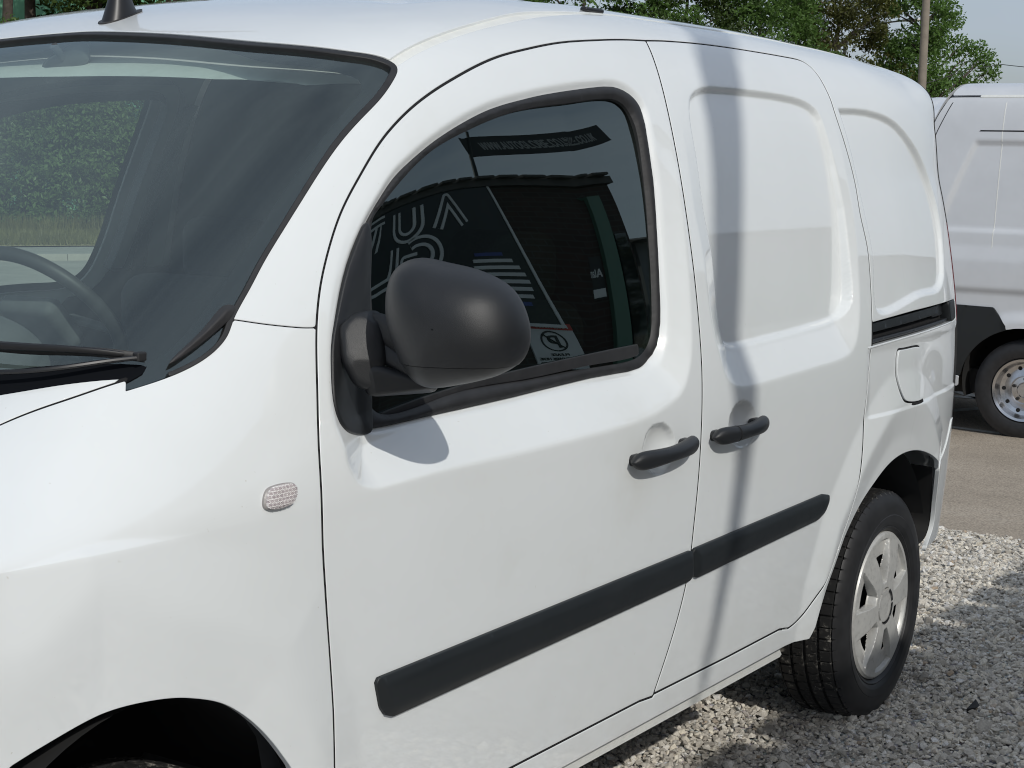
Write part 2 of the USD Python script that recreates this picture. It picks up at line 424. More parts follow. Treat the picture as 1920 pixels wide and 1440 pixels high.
# ------------------------------------------------------------------ the big white van: outlines on its side, in metres (x from the front axle, u up the side)
T = {
    'A': [(0.303, 0.405), (0.271, 0.695), (0.264, 0.777), (0.269, 0.929), (0.286, 1.047), (0.309, 1.159), (0.332, 1.246), (0.364, 1.322), (0.405, 1.382), (0.458, 1.434), (0.518, 1.469), (0.581, 1.499), (0.639, 1.519), (0.697, 1.533), (0.764, 1.545), (0.838, 1.558), (0.919, 1.573), (1.009, 1.587), (1.097, 1.595), (1.21, 1.604), (1.354, 1.612), (1.472, 1.617), (1.59, 1.619)],
    'B': [(1.59, 1.619), (1.567, 1.57), (1.545, 1.508), (1.524, 1.417), (1.511, 1.328), (1.499, 1.205), (1.492, 1.094), (1.484, 0.984), (1.478, 0.875), (1.473, 0.787), (1.468, 0.677), (1.46, 0.567), (1.455, 0.5), (1.44, 0.434), (1.413, 0.36), (1.385, 0.298), (1.357, 0.24)],
    'Dtop': [(1.59, 1.619), (1.77, 1.629), (1.945, 1.633), (2.134, 1.631), (2.326, 1.627), (2.395, 1.619), (2.418, 1.592), (2.421, 1.542), (2.421, 1.506), (2.417, 1.469), (2.421, 1.408), (2.428, 1.346), (2.431, 1.277), (2.426, 1.202), (2.437, 1.128), (2.429, 1.047), (2.415, 0.967), (2.395, 0.858), (2.381, 0.803), (2.361, 0.719), (2.344, 0.641), (2.318, 0.554), (2.287, 0.474), (2.238, 0.392), (2.192, 0.333), (2.152, 0.3), (2.111, 0.266), (2.075, 0.243), (2.023, 0.234)],
    'rarch': [(2.156, 0.211), (2.179, 0.278), (2.233, 0.348), (2.287, 0.416), (2.365, 0.479), (2.457, 0.525), (2.547, 0.558), (2.65, 0.572), (2.75, 0.567), (2.852, 0.547), (2.937, 0.516), (2.985, 0.483)],
    'rflare': [(2.15, 0.497), (2.206, 0.558), (2.288, 0.644), (2.38, 0.713), (2.482, 0.769), (2.568, 0.79), (2.677, 0.791), (2.78, 0.771), (2.871, 0.73), (2.946, 0.67), (3.03, 0.584)],
    'farch': [(-0.277, 0.569), (-0.247, 0.579), (-0.216, 0.588), (-0.163, 0.601), (-0.109, 0.606), (-0.05, 0.602), (-0.013, 0.595), (0.026, 0.583), (0.063, 0.567), (0.116, 0.529), (0.166, 0.478), (0.2, 0.436)],
    'fflare': [(-0.289, 0.81), (-0.238, 0.846), (-0.185, 0.884), (-0.132, 0.878), (-0.077, 0.856), (-0.02, 0.825), (0.043, 0.803), (0.11, 0.778), (0.18, 0.742), (0.259, 0.692)],
    'winout': [(1.351, 1.502), (1.406, 1.486), (1.433, 1.458), (1.431, 1.412), (1.425, 1.327), (1.414, 1.236), (1.404, 1.149), (1.396, 1.076), (1.387, 1.007), (1.367, 0.96), (1.313, 0.929), (1.17, 0.927), (0.996, 0.926), (0.766, 0.927), (0.612, 0.935), (0.466, 0.951), (0.427, 0.97), (0.391, 1.009), (0.361, 1.064), (0.357, 1.123), (0.367, 1.182), (0.388, 1.234), (0.413, 1.284), (0.437, 1.32), (0.464, 1.349), (0.511, 1.385), (0.554, 1.409), (0.597, 1.428), (0.652, 1.442), (0.708, 1.453), (0.764, 1.462), (0.821, 1.471), (0.881, 1.48), (0.941, 1.486), (1.001, 1.49), (1.065, 1.494), (1.192, 1.498), (1.289, 1.502)],
    'winin': [(1.331, 1.477), (1.363, 1.47), (1.385, 1.454), (1.398, 1.415), (1.397, 1.349), (1.393, 1.275), (1.385, 1.174), (1.373, 1.065), (1.363, 1.011), (1.342, 0.977), (1.299, 0.956), (1.125, 0.955), (0.891, 0.956), (0.675, 0.965), (0.478, 0.986), (0.491, 1.184), (0.519, 1.373), (0.543, 1.39), (0.614, 1.415), (0.698, 1.438), (0.785, 1.449), (0.903, 1.463), (0.999, 1.471), (1.086, 1.473), (1.187, 1.474), (1.263, 1.477)],
    'sail': [(0.5, 1.382), (0.472, 1.188), (0.459, 1.029), (0.452, 0.958), (0.444, 0.946), (0.4, 0.957), (0.355, 0.983), (0.332, 1.026), (0.328, 1.08), (0.338, 1.141), (0.354, 1.197), (0.38, 1.246), (0.407, 1.292), (0.434, 1.329), (0.461, 1.356)],
    'ledge': [(0.329, 0.94), (0.33, 0.909), (0.339, 0.874), (0.359, 0.843), (0.394, 0.828), (0.437, 0.828), (0.579, 0.829), (0.788, 0.825), (1.028, 0.825), (1.229, 0.831), (1.313, 0.844), (1.379, 0.863), (1.411, 0.89), (1.437, 0.939), (1.452, 1.009), (1.469, 1.118), (1.484, 1.228), (1.501, 1.339), (1.511, 1.425), (1.501, 1.496), (1.445, 1.524), (1.343, 1.531), (1.197, 1.525), (1.06, 1.518), (0.928, 1.506), (0.805, 1.492), (0.705, 1.48), (0.606, 1.459), (0.522, 1.428), (0.45, 1.386), (0.41, 1.34), (0.373, 1.276), (0.347, 1.202), (0.326, 1.109), (0.318, 1.005)],
    'sin': [(1.651, 1.474), (1.7, 1.496), (1.757, 1.505), (2.008, 1.506), (2.199, 1.498), (2.279, 1.484), (2.314, 1.462), (2.325, 1.416), (2.334, 1.349), (2.337, 1.278), (2.339, 1.215), (2.33, 1.109), (2.319, 1.021), (2.3, 0.982), (2.26, 0.96), (2.2, 0.95), (1.902, 0.937), (1.718, 0.932), (1.667, 0.936), (1.637, 0.952), (1.627, 0.982), (1.621, 1.042), (1.619, 1.137), (1.601, 1.228), (1.608, 1.343), (1.619, 1.421)],
    'sledge': [(1.55, 0.96), (1.564, 0.925), (1.583, 0.883), (1.614, 0.86), (1.665, 0.848), (1.736, 0.846), (2.0, 0.853), (2.211, 0.861), (2.268, 0.873), (2.3, 0.896), (2.324, 0.938), (2.341, 0.994), (2.364, 1.103), (2.38, 1.21), (2.386, 1.304), (2.389, 1.4), (2.377, 1.463), (2.326, 1.495), (2.181, 1.505), (1.992, 1.514), (1.742, 1.512), (1.672, 1.503), (1.607, 1.467), (1.57, 1.408), (1.554, 1.333), (1.538, 1.226), (1.544, 1.13), (1.54, 1.035)],
    'qrec': [(2.448, 1.482), (2.606, 1.489), (2.717, 1.482), (2.804, 1.464), (2.89, 1.426), (2.97, 1.378), (3.034, 1.318), (3.07, 1.249), (3.079, 1.17), (3.059, 1.086), (3.036, 1.032), (2.996, 1.002), (2.923, 0.986), (2.753, 0.981), (2.448, 0.966), (2.464, 1.074), (2.458, 1.211), (2.454, 1.349)],
    'rail': [(2.39, 0.937), (2.714, 0.949), (3.14, 0.954), (3.134, 0.871), (3.006, 0.879), (2.649, 0.886), (2.375, 0.88)],
    'fuel': [(2.586, 0.846), (2.618, 0.851), (2.744, 0.848), (2.767, 0.834), (2.783, 0.752), (2.776, 0.713), (2.631, 0.712), (2.6, 0.726), (2.577, 0.777)],
    'wsout': [(0.661, 2.249), (0.649, 2.075), (0.64, 1.856), (0.674, 1.715), (0.699, 1.674), (0.717, 1.642), (0.722, 1.625), (0.717, 1.615), (0.696, 1.602), (0.633, 1.578), (0.523, 1.555), (0.404, 1.515), (0.296, 1.464), (0.243, 1.427), (0.194, 1.388), (0.169, 1.358), (0.122, 1.342), (0.054, 1.36), (-0.003, 1.397)],
    'bonnet': [(-0.003, 1.397), (-0.075, 1.466), (-0.153, 1.556)],
    'bonnetrear': [(-0.004, 1.408), (-0.042, 1.476), (-0.075, 1.542), (-0.116, 1.63)],
    'frit': [(0.504, 2.328), (0.593, 2.179), (0.588, 2.017), (0.596, 1.817), (0.62, 1.718), (0.632, 1.678), (0.643, 1.651), (0.639, 1.628), (0.614, 1.612), (0.556, 1.599), (0.387, 1.557), (0.259, 1.502), (0.161, 1.454), (0.101, 1.431), (0.046, 1.433), (-0.011, 1.478)],
    'wingseam': [(0.194, 1.387), (0.244, 1.325), (0.305, 1.267), (0.332, 1.248)],
    'ditch': [(0.72, 1.642), (0.804, 1.655), (0.932, 1.673), (1.111, 1.701), (1.292, 1.726)],
    'ditchlow': [(0.723, 1.621), (0.807, 1.633), (0.925, 1.649), (1.035, 1.664), (1.177, 1.681), (1.339, 1.704), (1.517, 1.724)],
    'strip1': [(0.396, 0.519), (0.402, 0.524), (1.442, 0.534), (1.456, 0.53), (1.466, 0.477), (1.454, 0.468), (0.446, 0.449), (0.426, 0.457), (0.412, 0.473)],
    'strip2': [(1.456, 0.532), (1.465, 0.535), (2.122, 0.546), (2.159, 0.539), (2.165, 0.527), (2.14, 0.496), (2.105, 0.486), (1.482, 0.468), (1.467, 0.475)],
    'handle1': [(1.173, 0.76), (1.432, 0.767)],
    'dish1': [(1.295, 0.808), (1.223, 0.774), (1.272, 0.71), (1.33, 0.725), (1.347, 0.77)],
    'dish2': [(1.67, 0.813), (1.596, 0.783), (1.637, 0.719), (1.7, 0.733), (1.712, 0.784)],
    'handle2': [(1.515, 0.765), (1.767, 0.769)],
    'repeater': [(0.14, 0.868), (0.149, 0.905), (0.164, 0.913), (0.201, 0.904), (0.208, 0.883), (0.203, 0.859), (0.188, 0.844), (0.152, 0.844), (0.142, 0.853)],
    'bumptop': [(2.985, 0.483), (3.033, 0.502), (3.096, 0.531), (3.166, 0.599)],
    'bumprear': [(2.985, 0.483), (3.021, 0.411), (3.056, 0.302), (3.012, 0.269), (2.957, 0.264)],
    'railmark': [(1.515, 1.75), (1.61, 1.754)],
}

H_FINE = 0.0048
lst = lambda a: [tuple(p) for p in a]
cA, cB, cD = crom(T["A"]), crom(T["B"]), crom(T["Dtop"])
bottom_u = 0.245
doorF = Polygon(lst(cA[::1]) + lst(cB) + [(1.30, bottom_u), (.9, bottom_u), (.40, bottom_u), (.355, .252), (.325, .285), (.305, .34)]).buffer(0)
doorS = Polygon(lst(cD) + [(1.97, bottom_u - .002), (1.7, bottom_u - .003), (1.36, bottom_u)] + lst(cB[::-1])).buffer(0)
win_out, win_in = closed(T["winout"]), closed(T["winin"])
sail = closed(T["sail"])
ledge, s_in, s_ledge = closed(T["ledge"]), closed(T["sin"]), closed(T["sledge"])
q_rec = Polygon(crom(T["qrec"][:11]).tolist() + crom(T["qrec"][10:]).tolist()).buffer(0)
fuel = closed(T["fuel"])
rail = Polygon([(2.36, .9325), (2.724, .9452), (3.07, .951), (3.175, .951), (3.175, .893), (3.07, .889), (2.66, .8818), (2.36, .8757)])
ARCH_R, ARCH_F = (2.655, .20), (-.035, .19)

ra = crom(T["rarch"])
rear_arch = Polygon(lst(ra) + [(2.992, .415), (3.0, .30), (2.985, .10), (2.13, .05), (2.105, .14)]).buffer(0)
fa = crom(T["farch"])
front_arch = Polygon([(-.46, .10), (-.43, .28), (-.37, .45)] + lst(fa) + [(.235, .32), (.262, .20), (.265, .10)]).buffer(0)

# windscreen edge curve, left half, from the roof centre down to the bonnet corner
ws = np.array(T["wsout"])
ws_half = np.vstack([[[.668, UM]], crom(np.vstack([[[.667, UM - .03]], ws[1:3], ws[3:]]))])
scut = [(-.012, 1.44), (-.075, 1.56), (-.125, 1.66), (-.19, 1.86), (-.245, 2.10), (-.262, UM)]


def both(poly_half):
    """The left-hand outline joined with its mirror image over the centre line."""
    m = shapely.affinity.affine_transform(poly_half, [1, 0, 0, -1, 0, 2 * UM])
    return unary_union([poly_half.buffer(1e-4), m.buffer(1e-4)]).buffer(-1e-4)


import shapely.affinity
ws_poly = both(Polygon(lst(ws_half) + scut).buffer(0))
ditch = crom(np.vstack([T["ditch"], [(1.7, 1.742), (2.4, 1.748), (3.26, 1.735)]]))
ditch_low = crom(np.vstack([T["ditchlow"], [(1.9, 1.727), (2.5, 1.727), (3.26, 1.712)]]))
header = ws_half[: int(np.argmin(np.abs(ws_half[:, 0] - .715) + (ws_half[:, 1] < 1.63) * 9)) + 1] + [0.010, 0]
roof_poly = both(Polygon(lst(header) + lst(ditch) + [(3.26, UM)]).buffer(0))
ditch_strip = Polygon(lst(ditch) + lst(ditch_low[::-1])).buffer(0)
bon_edge = [(.0061, 1.4238), (-.0668, 1.4885), (-.1457, 1.5709), (-.30, 1.655), (-.50, 1.69), (-.68, 1.62), (-.80, 1.50)]
bon_rear = [(.0046, 1.4333), (-.0339, 1.4954), (-.0681, 1.5552), (-.1104, 1.6364), (-.19, 1.84), (-.25, 2.08), (-.268, UM)]
bonnet_poly = both(Polygon(lst(crom(bon_rear))[::-1] + lst(crom(bon_edge)) + [(-.86, 1.55), (-.88, UM)]).buffer(0))
low_ws = lst(ws_half[np.argmin(np.hypot(ws_half[:, 0] - .2006, ws_half[:, 1] - 1.4028)):])
seam_w = crom(T["wingseam"])
kA = int(np.argmin(np.hypot(cA[:, 0] - .336, cA[:, 1] - 1.262)))
wing_poly = Polygon(lst(seam_w) + lst(cA[:kA][::-1]) + [(.305, .34), (.30, .20), (.02, .15), (-.46, .16), (-.47, .70), (-.62, .80), (-.84, 1.0), (-.86, 1.30)]
                    + lst(crom(bon_edge)[::-1]) + low_ws[::-1]).buffer(0).difference(front_arch)
kw = len(ws_half) - len(low_ws)
a_pillar_edge = [tuple(p) for p in ws_half[:kw + 1] if p[1] < 1.625]
side_outer = Polygon(lst(seam_w)[::-1] + a_pillar_edge[::-1] + lst(ditch_low) + [(3.325, 1.70), (3.325, .60)] + lst(crom(T["bumptop"]))[::-1]
                     + [(2.9669, .48), (2.9, .15), (2.02, .190), (1.0, .188), (.36, .190), (.33, .21), (.30, .34)] + lst(cA[:kA])).buffer(0)
body_poly = side_outer.difference(rear_arch).difference(doorF.buffer(.0025)).difference(doorS.buffer(.0025)).difference(rail.buffer(.001)).difference(fuel.buffer(.0025))
body_poly = max(polys(body_poly.buffer(-.004).buffer(.004)), key=lambda g: g.area)
bumper_poly = Polygon(lst(crom(T["bumptop"])) + [(3.325, .60), (3.325, T["bumprear"][-1][1] - .02), (T["bumprear"][-1][0], T["bumprear"][-1][1] - .02)] + lst(crom(T["bumprear"]))[::-1]).buffer(0)
rflare = Polygon(lst(crom(T["rflare"])) + [(3.05, .3), (2.9, .05), (2.06, .05), (2.085, .33)]).buffer(0)
fflare = Polygon([(-.72, .30), (-.66, .62), (-.55, .86), (-.42, .99)] + lst(crom(T["fflare"])) + [(.345, .52), (.40, .30), (.42, .05), (-.6, .05)]).buffer(0)

DISHES = [((1.291, .766), (.064, .044), .021, -.10), ((1.664, .770), (.064, .044), .021, -.10)]


def ledge_depth(p):
    """The sill under the door window: deep along the bottom of the glass, dying away upwards."""
    return .047 * (1 - .90 * np.clip((p[:, 1] - 1.0) / .42, 0, 1)) * soft(sdist(ledge, p), .094, .0018)


def relief(p):
    """How far the pressed panels stand out from or sink into the plain shell at points p (x, u)."""
    d = np.zeros(len(p))
    d -= ledge_depth(p)
    d -= .010 * soft(sdist(win_out, p) + .012, .012, .002)
    si = sdist(s_in, p)
    d -= .028 * (1 - .93 * np.clip((p[:, 1] - .97) / .47, 0, 1)) * np.maximum(soft(sdist(s_ledge, p), .080, .0018), smst(-.004, .004, si))
    d -= .011 * soft(si, .0065, .0014)
    d -= .012 * soft(sdist(q_rec, p), .008, .0015)
    a = sdist(rflare, p)
    d += .017 * soft(a, .085, .0035) - .012 * soft(a - .09, .08, .006)
    b = sdist(fflare, p)
    d += .0125 * soft(b, .10, .006) - .0125 * soft(b - .125, .12, .014)
    # a soft step under the sliding rail
    d -= .004 * soft(.868 - p[:, 1], .006) * smst(2.36, 2.40, p[:, 0]) * (p[:, 1] > .7) - .004 * smst(2.36, 2.40, p[:, 0]) * 1.0 * (p[:, 0] > 2.36) * 0
    for (cx, cu), (ax, au), dp, sk in DISHES:
        e = ((p[:, 0] - cx - sk * (p[:, 1] - cu)) / ax) ** 2 + ((p[:, 1] - cu) / (au * 1.12)) ** 2
        d -= dp * np.sqrt(np.clip(1 - e, 0, 1)) * smst(1.0, .93, e)
    return d


def glass_off(p):
    """The pane is flatter than the door skin around it."""
    return -.034 + (p[:, 1] - 1.2) * .060 + .062 * (p[:, 1] - 1.25) * np.clip((1.15 - p[:, 0]) / .6, 0, 1)


van = thing("white_panel_van", "large white panel van nearest the camera, black door mirror and silver wheel trim", "van")
dT = VAN
part(van, "front_door", skin(VAN, doorF.buffer(-.0025).difference(win_out.buffer(-.006)), H_FINE, relief), "white_paint", True)
part(van, "sliding_door", skin(VAN, doorS.buffer(-.0025), H_FINE, relief), "white_paint", True)
part(van, "body_side", skin(VAN, body_poly, H_FINE, relief), "white_paint", True)
part(van, "front_wing", skin(VAN, wing_poly.buffer(-.002).difference(doorF.buffer(.002)), .0075, relief), "white_paint", True)
part(van, "bonnet", skin(VAN, bonnet_poly.buffer(-.0025), .02), "white_paint", True)


def roof_relief(p):
    """Two shallow pressed swages along the roof."""
    v = np.abs(p[:, 1] - UM)
    s = smst(.95, 1.12, p[:, 0]) * (1 - smst(3.05, 3.15, p[:, 0]))
    return -.007 * s * (soft(v - .14, .03, .004) - soft(v - .27, .03, .004) + soft(v - .37, .03, .004) - soft(v - .46, .03, .004))


part(van, "roof", skin(VAN, roof_poly, .012, roof_relief), "white_paint", True)
part(van, "roof_ditch_trim", skin(VAN, ditch_strip.buffer(.004), .01, -.006, rim=False), "seam_white", True)
part(van, "fuel_flap", skin(VAN, fuel.buffer(-.0022), .006, lambda p: relief(p) * 0 + .0005 + .017 * soft(sdist(rflare, p), .085, .0035)), "white_paint", True)
part(van, "rear_bumper", skin(VAN, bumper_poly.buffer(-.002), .012, lambda p: .003 + relief(p)), "white_paint", True)
part(van, "front_bumper", skin(VAN, Polygon([(-.475, .17), (-.475, .69), (-.63, .79), (-.845, .98), (-.90, .9), (-.90, .10), (-.6, .10)]), .03), "white_paint", True)
# window seal, glass, mirror sail
ring = win_out.difference(win_in)


def seal_off(p):
    a, b = sdist(win_out, p), -sdist(win_in, p)
    t = np.clip(a / (a + b + 1e-9), 0, 1)
    base = relief(p) * 0 - ledge_depth(p)
    return base - .008 + .009 * np.sqrt(np.clip(1 - (2 * t - 1) ** 2, 0, 1)) - .004 * t


part(van, "window_seal", skin(VAN, ring, .005, seal_off, r=.0015, depth=.02), "black_rubber", True)
lip = Polygon([(.43, 1.0), (.43, .968), (.80, .968), (1.215, .966), (1.235, .985), (1.215, .998)])
part(van, "window_wiper_strip", skin(VAN, win_in.buffer(.001).intersection(sbox(.36, .90, 1.30, 0.5 * (win_in.bounds[1]) + .5 * (win_in.bounds[1] + .05))), .006, lambda p: glass_off(p) + .006, r=.002, depth=.01), "black_rubber", True)
part(van, "door_window", skin(VAN, win_in.buffer(.007), .012, glass_off, rim=False), "door_glass", True)
part(van, "mirror_sail", skin(VAN, sail, .006, lambda p: .004 - ledge_depth(p) + .004 * soft(sdist(sail, p), .02, .003), r=.005, depth=.03), "black_plastic", True)

# windscreen: glass, black printed border behind it, rubber surround
part(van, "windscreen", skin(VAN, ws_poly.buffer(-.004), .02, -.006, rim=False), "windscreen_glass", True)
fr = np.array(T["frit"])
frit_in = both(Polygon(lst(np.vstack([[[.640, UM]], crom(np.vstack([[[.638, UM - .05]], [[.622, 1.95]], fr[3:]])), [[-.085, 1.64], [-.15, 1.86], [-.20, 2.1], [-.215, UM]]]))).buffer(0))
part(van, "windscreen_border", skin(VAN, ws_poly.buffer(-.004).difference(frit_in), .02, -.0095, rim=False), "frit_black", True)
part(van, "windscreen_rubber", skin(VAN, ws_poly.buffer(.003).difference(ws_poly.buffer(-.011)).intersection(unary_union([sbox(.06, 0, 2, 3 * UM)])), .008, .0015, r=.002, depth=.015), "black_rubber", True)
scuttle = both(Polygon(lst(crom(bon_rear)) + [(-.215, UM), (-.195, 2.1), (-.14, 1.86), (-.085, 1.66), (-.035, 1.545), (.03, 1.425)][0:] ).buffer(0))
part(van, "scuttle_panel", skin(VAN, scuttle.buffer(.012), .02, -.004, rim=False), "frit_black", True)
foot = closed([(.205, 1.408), (.19, 1.392), (.163, 1.3855), (.115, 1.381), (.068, 1.386), (.088, 1.398), (.135, 1.41), (.175, 1.428), (.192, 1.428)])
part(van, "pillar_foot_trim", skin(VAN, foot, .006, lambda p: .002 + .010 * soft(sdist(foot, p), .014, .003), r=.002, depth=.02), "faded_plastic", True)

# dark shell close behind the panels (seen only through the gaps), cabin lining
holes = unary_union([rear_arch.buffer(.03), front_arch.buffer(.03), win_out.buffer(.015)])
inner = unary_union([side_outer, doorF, doorS, wing_poly]).buffer(.004).difference(holes).intersection(sbox(-.6, .19, 3.30, 2))
part(van, "inner_frame", skin(VAN, inner, .02, lambda p: relief(p) - .030, rim=False), "dark_void", True)
seam_lines = unary_union([LineString(c).buffer(.0075, cap_style="flat") for c in (cA, cB, cD, np.array(fuel.exterior.coords), seam_w, crom(bon_edge), [(.33, bottom_u), (1.99, bottom_u - .002)])]).intersection(sbox(-.6, .1, 3.2, UM)).difference(rear_arch.buffer(.01))
part(van, "door_gap_seal", skin(VAN, seam_lines, .012, lambda p: relief(p) - .0011, rim=False), "dark_void", True)
part(van, "rail_channel", skin(VAN, rail.buffer(.012), .02, -.040, rim=False), "dark_void", True)
up = Polygon([(2.385, .931), (2.99, .947), (2.99, .921), (2.385, .906)])
part(van, "slide_rail", skin(VAN, up, .01, -.012, r=.004, depth=.03), "strip_plastic", True)
part(van, "slide_rail", skin(VAN, Polygon([(2.385, .890), (3.08, .902), (3.08, .893), (2.385, .880)]), .01, -.010, r=.003, depth=.03), "black_plastic", True)
part(van, "rail_end_cap", skin(VAN, Polygon([(3.065, .951), (3.172, .951), (3.172, .892), (3.085, .889)]), .008, .0, r=.005, depth=.035), "strip_plastic", True)
part(van, "rail_bracket", skin(VAN, Polygon([(2.94, .946), (3.06, .949), (3.06, .912), (2.94, .912)]), .01, -.020, r=.004, depth=.03), "black_plastic", True)
part(van, "rail_sill", skin(VAN, Polygon([(2.37, .876), (3.085, .8915), (3.085, .8865), (2.37, .870)]), .01, .0015, r=.002, depth=.02), "white_paint", True)

# far side, rear and underside: the same shell, plainly panelled
def u_at(x, z):
    uu = np.linspace(.1, UM - .3, 600)
    return float(np.interp(z, VAN.base(np.full(600, x), uu)[:, 2], uu))


far_win = closed([(x, u_at(x, z)) for x, z in [(.50, 1.30), (.62, 1.155), (.86, 1.15), (1.135, 1.152), (1.302, 1.154), (1.43, 1.157), (1.475, 1.178), (1.496, 1.205), (1.523, 1.272),
                                               (1.543, 1.354), (1.569, 1.463), (1.590, 1.58), (1.585, 1.630), (1.54, 1.640), (1.40, 1.633), (1.148, 1.60), (.85, 1.51), (.65, 1.41)]])
far_poly = unary_union([side_outer, doorF, doorS, wing_poly, bumper_poly]).buffer(.004).difference(rear_arch).difference(front_arch)
part(van, "far_side", skin(VAN, far_poly.difference(far_win.buffer(.02)), .035, mirror=True), "white_paint", True)
part(van, "far_window_seal", skin(VAN, far_win.buffer(.022).difference(far_win), .012, -.006, rim=False, mirror=True), "black_rubber", True)
part(van, "far_window", skin(VAN, far_win.buffer(.01), .04, -.010, rim=False, mirror=True), "far_glass", True)
part(van, "far_ditch_trim", skin(VAN, ditch_strip.buffer(.004), .03, -.006, rim=False, mirror=True), "seam_white", True)
inner_far = unary_union([side_outer, doorF, doorS, wing_poly]).buffer(.004).difference(holes).difference(far_win.buffer(.03)).intersection(sbox(-.6, .19, 3.30, 1.62))
lower_far = inner_far.intersection(Polygon([(-.6, 0), (3.3, 0), (3.3, 1.03), (1.6, 1.03), (1.42, 1.035), (.2, 1.03), (-.6, .9)]))
part(van, "far_door_trim", skin(VAN, lower_far, .05, -.055, rim=False, mirror=True), "cabin_dark", True)
part(van, "far_pillar_trim", skin(VAN, inner_far.difference(lower_far).intersection(sbox(.2, 1.0, 1.72, 1.62)), .05, -.055, rim=False, mirror=True), "pillar_trim_grey", True)
fw_frame = far_win.buffer(.075).difference(far_win.buffer(.012)).intersection(sbox(.9, 1.03, 1.9, 1.57))
part(van, "far_window_frame", skin(VAN, fw_frame, .02, -.048, r=.004, depth=.03, mirror=True), "cabin_dark", True)
belt = np.array([(1.628, 1.03), (1.632, 1.10), (1.642, 1.18), (1.668, 1.30), (1.694, 1.42), (1.712, 1.50)])
bl = np.array([(1.582, 1.03), (1.588, 1.10), (1.597, 1.18), (1.618, 1.30), (1.648, 1.42), (1.668, 1.50)])
part(van, "seat_belt", skin(VAN, Polygon(lst(crom(bl)) + lst(crom(belt)[::-1])), .02, -.075, r=.001, depth=.004, mirror=True), "belt_web", True)
ang = np.linspace(0, 2 * UM, 160)
ends = VAN.base(np.full(160, 3.325), np.clip(ang, .05, 2 * UM - .05)); ends[:, 0] = 3.322
part(van, "rear_door", (np.vstack([ends, [[3.335, 0, 1.0]]]), np.stack([np.arange(159), np.arange(1, 160), np.full(159, 160)], 1)), "white_paint")
part(van, "tail_lamp", skin(VAN, closed([(3.222, .86), (3.224, 1.25), (3.245, 1.30), (3.31, 1.28), (3.31, .85)]), .01, .002, r=.003, depth=.02), "tail_red", True)
part(van, "rear_door_seal", skin(VAN, Polygon([(3.208, .56), (3.213, .8), (3.215, 1.3), (3.225, 1.5), (3.232, 1.66), (3.240, 1.66), (3.233, 1.5), (3.223, 1.3), (3.221, .8), (3.216, .56)]), .006, .0022, r=.001, depth=.006), "black_rubber", True)
nose = VAN.base(np.full(160, -.905), np.clip(ang, .08, 2 * UM - .08))
part(van, "front_grille", (np.vstack([nose, [[-.93, 0, .45]]]), np.stack([np.arange(159), np.full(159, 160), np.arange(1, 160)], 1)), "black_plastic")
und = []
und.append(bx((-.85, -.60, .27), (3.28, .60, .33)))
und.append(bx((.30, -.76, .30), (2.05, .76, .345)))
und.append(bx((3.0, -.70, .36), (3.25, .70, .42)))
und += [bx((-.85, -.8, .30), (-.45, .8, .36)), sweep([(.2, -.25, .24), (1.2, -.25, .23), (2.2, -.28, .24)], .03, 8), sweep([(2.65, -.6, .306), (2.65, .6, .306)], .045, 8), sweep([(2.25, -.45, .29), (3.1, -.45, .26)], .06, 8)]
part(van, "underbody", cat(und), "underbody_black")
sillf = Polygon([(.36, .150), (2.06, .150), (2.02, .189), (.36, .189)])
part(van, "sill_flange", skin(VAN, sillf, .03, -.018, rim=False), "seam_white", True)


def liner(cx, cz, R, y0, y1, a0, a1, n=40):
    a = np.linspace(a0, a1, n)
    o = np.stack([cx + R * np.cos(a), np.full(n, y0), cz + R * np.sin(a)], 1); i = o.copy(); i[:, 1] = y1
    c = np.array([[cx, y1, cz]])
    v = np.vstack([o, i, c]); k = np.arange(n - 1)
    f = np.vstack([np.stack([k, k + 1, k + 1 + n], 1), np.stack([k, k + 1 + n, k + n], 1), np.stack([k + n, k + n + 1, np.full(n - 1, 2 * n)], 1)])
    return v, f


WHEEL_Z = .308
eb = crom(T["bumprear"]); eb = np.vstack([eb + [.004, 0], [[eb[-1][0] + .004, eb[-1][1] - .02]]])
lv = [VAN.at(eb[:, 0], eb[:, 1], np.full(len(eb), o_)) for o_ in (-.009, -.20)]; kk_ = np.arange(len(eb) - 1); ne_ = len(eb)
part(van, "bumper_liner", (np.vstack(lv), np.vstack([np.stack([kk_, kk_ + 1, kk_ + 1 + ne_], 1), np.stack([kk_, kk_ + 1 + ne_, kk_ + ne_], 1)])), "underbody_black", True)
for sgn in (-1, 1):
    part(van, "wheel_arch_liner", liner(2.60, .38, .375, sgn * .870, sgn * .55, .38, np.pi - .05), "underbody_black", True)
    part(van, "wheel_arch_liner", liner(-.05, .375, .385, sgn * .868, sgn * .50, .12, np.pi - .05), "underbody_black", True)

# rub strips with a proud bevelled face
for poly in (Polygon(T["strip1"]).buffer(-.006).buffer(.006), Polygon(T["strip2"]).buffer(-.004).buffer(.004)):
    part(van, "rub_strip", skin(VAN, poly, .008, lambda p, g=poly: .004 + .010 * soft(sdist(g, p), .012, .003), r=.003, depth=.012), "strip_plastic", True)


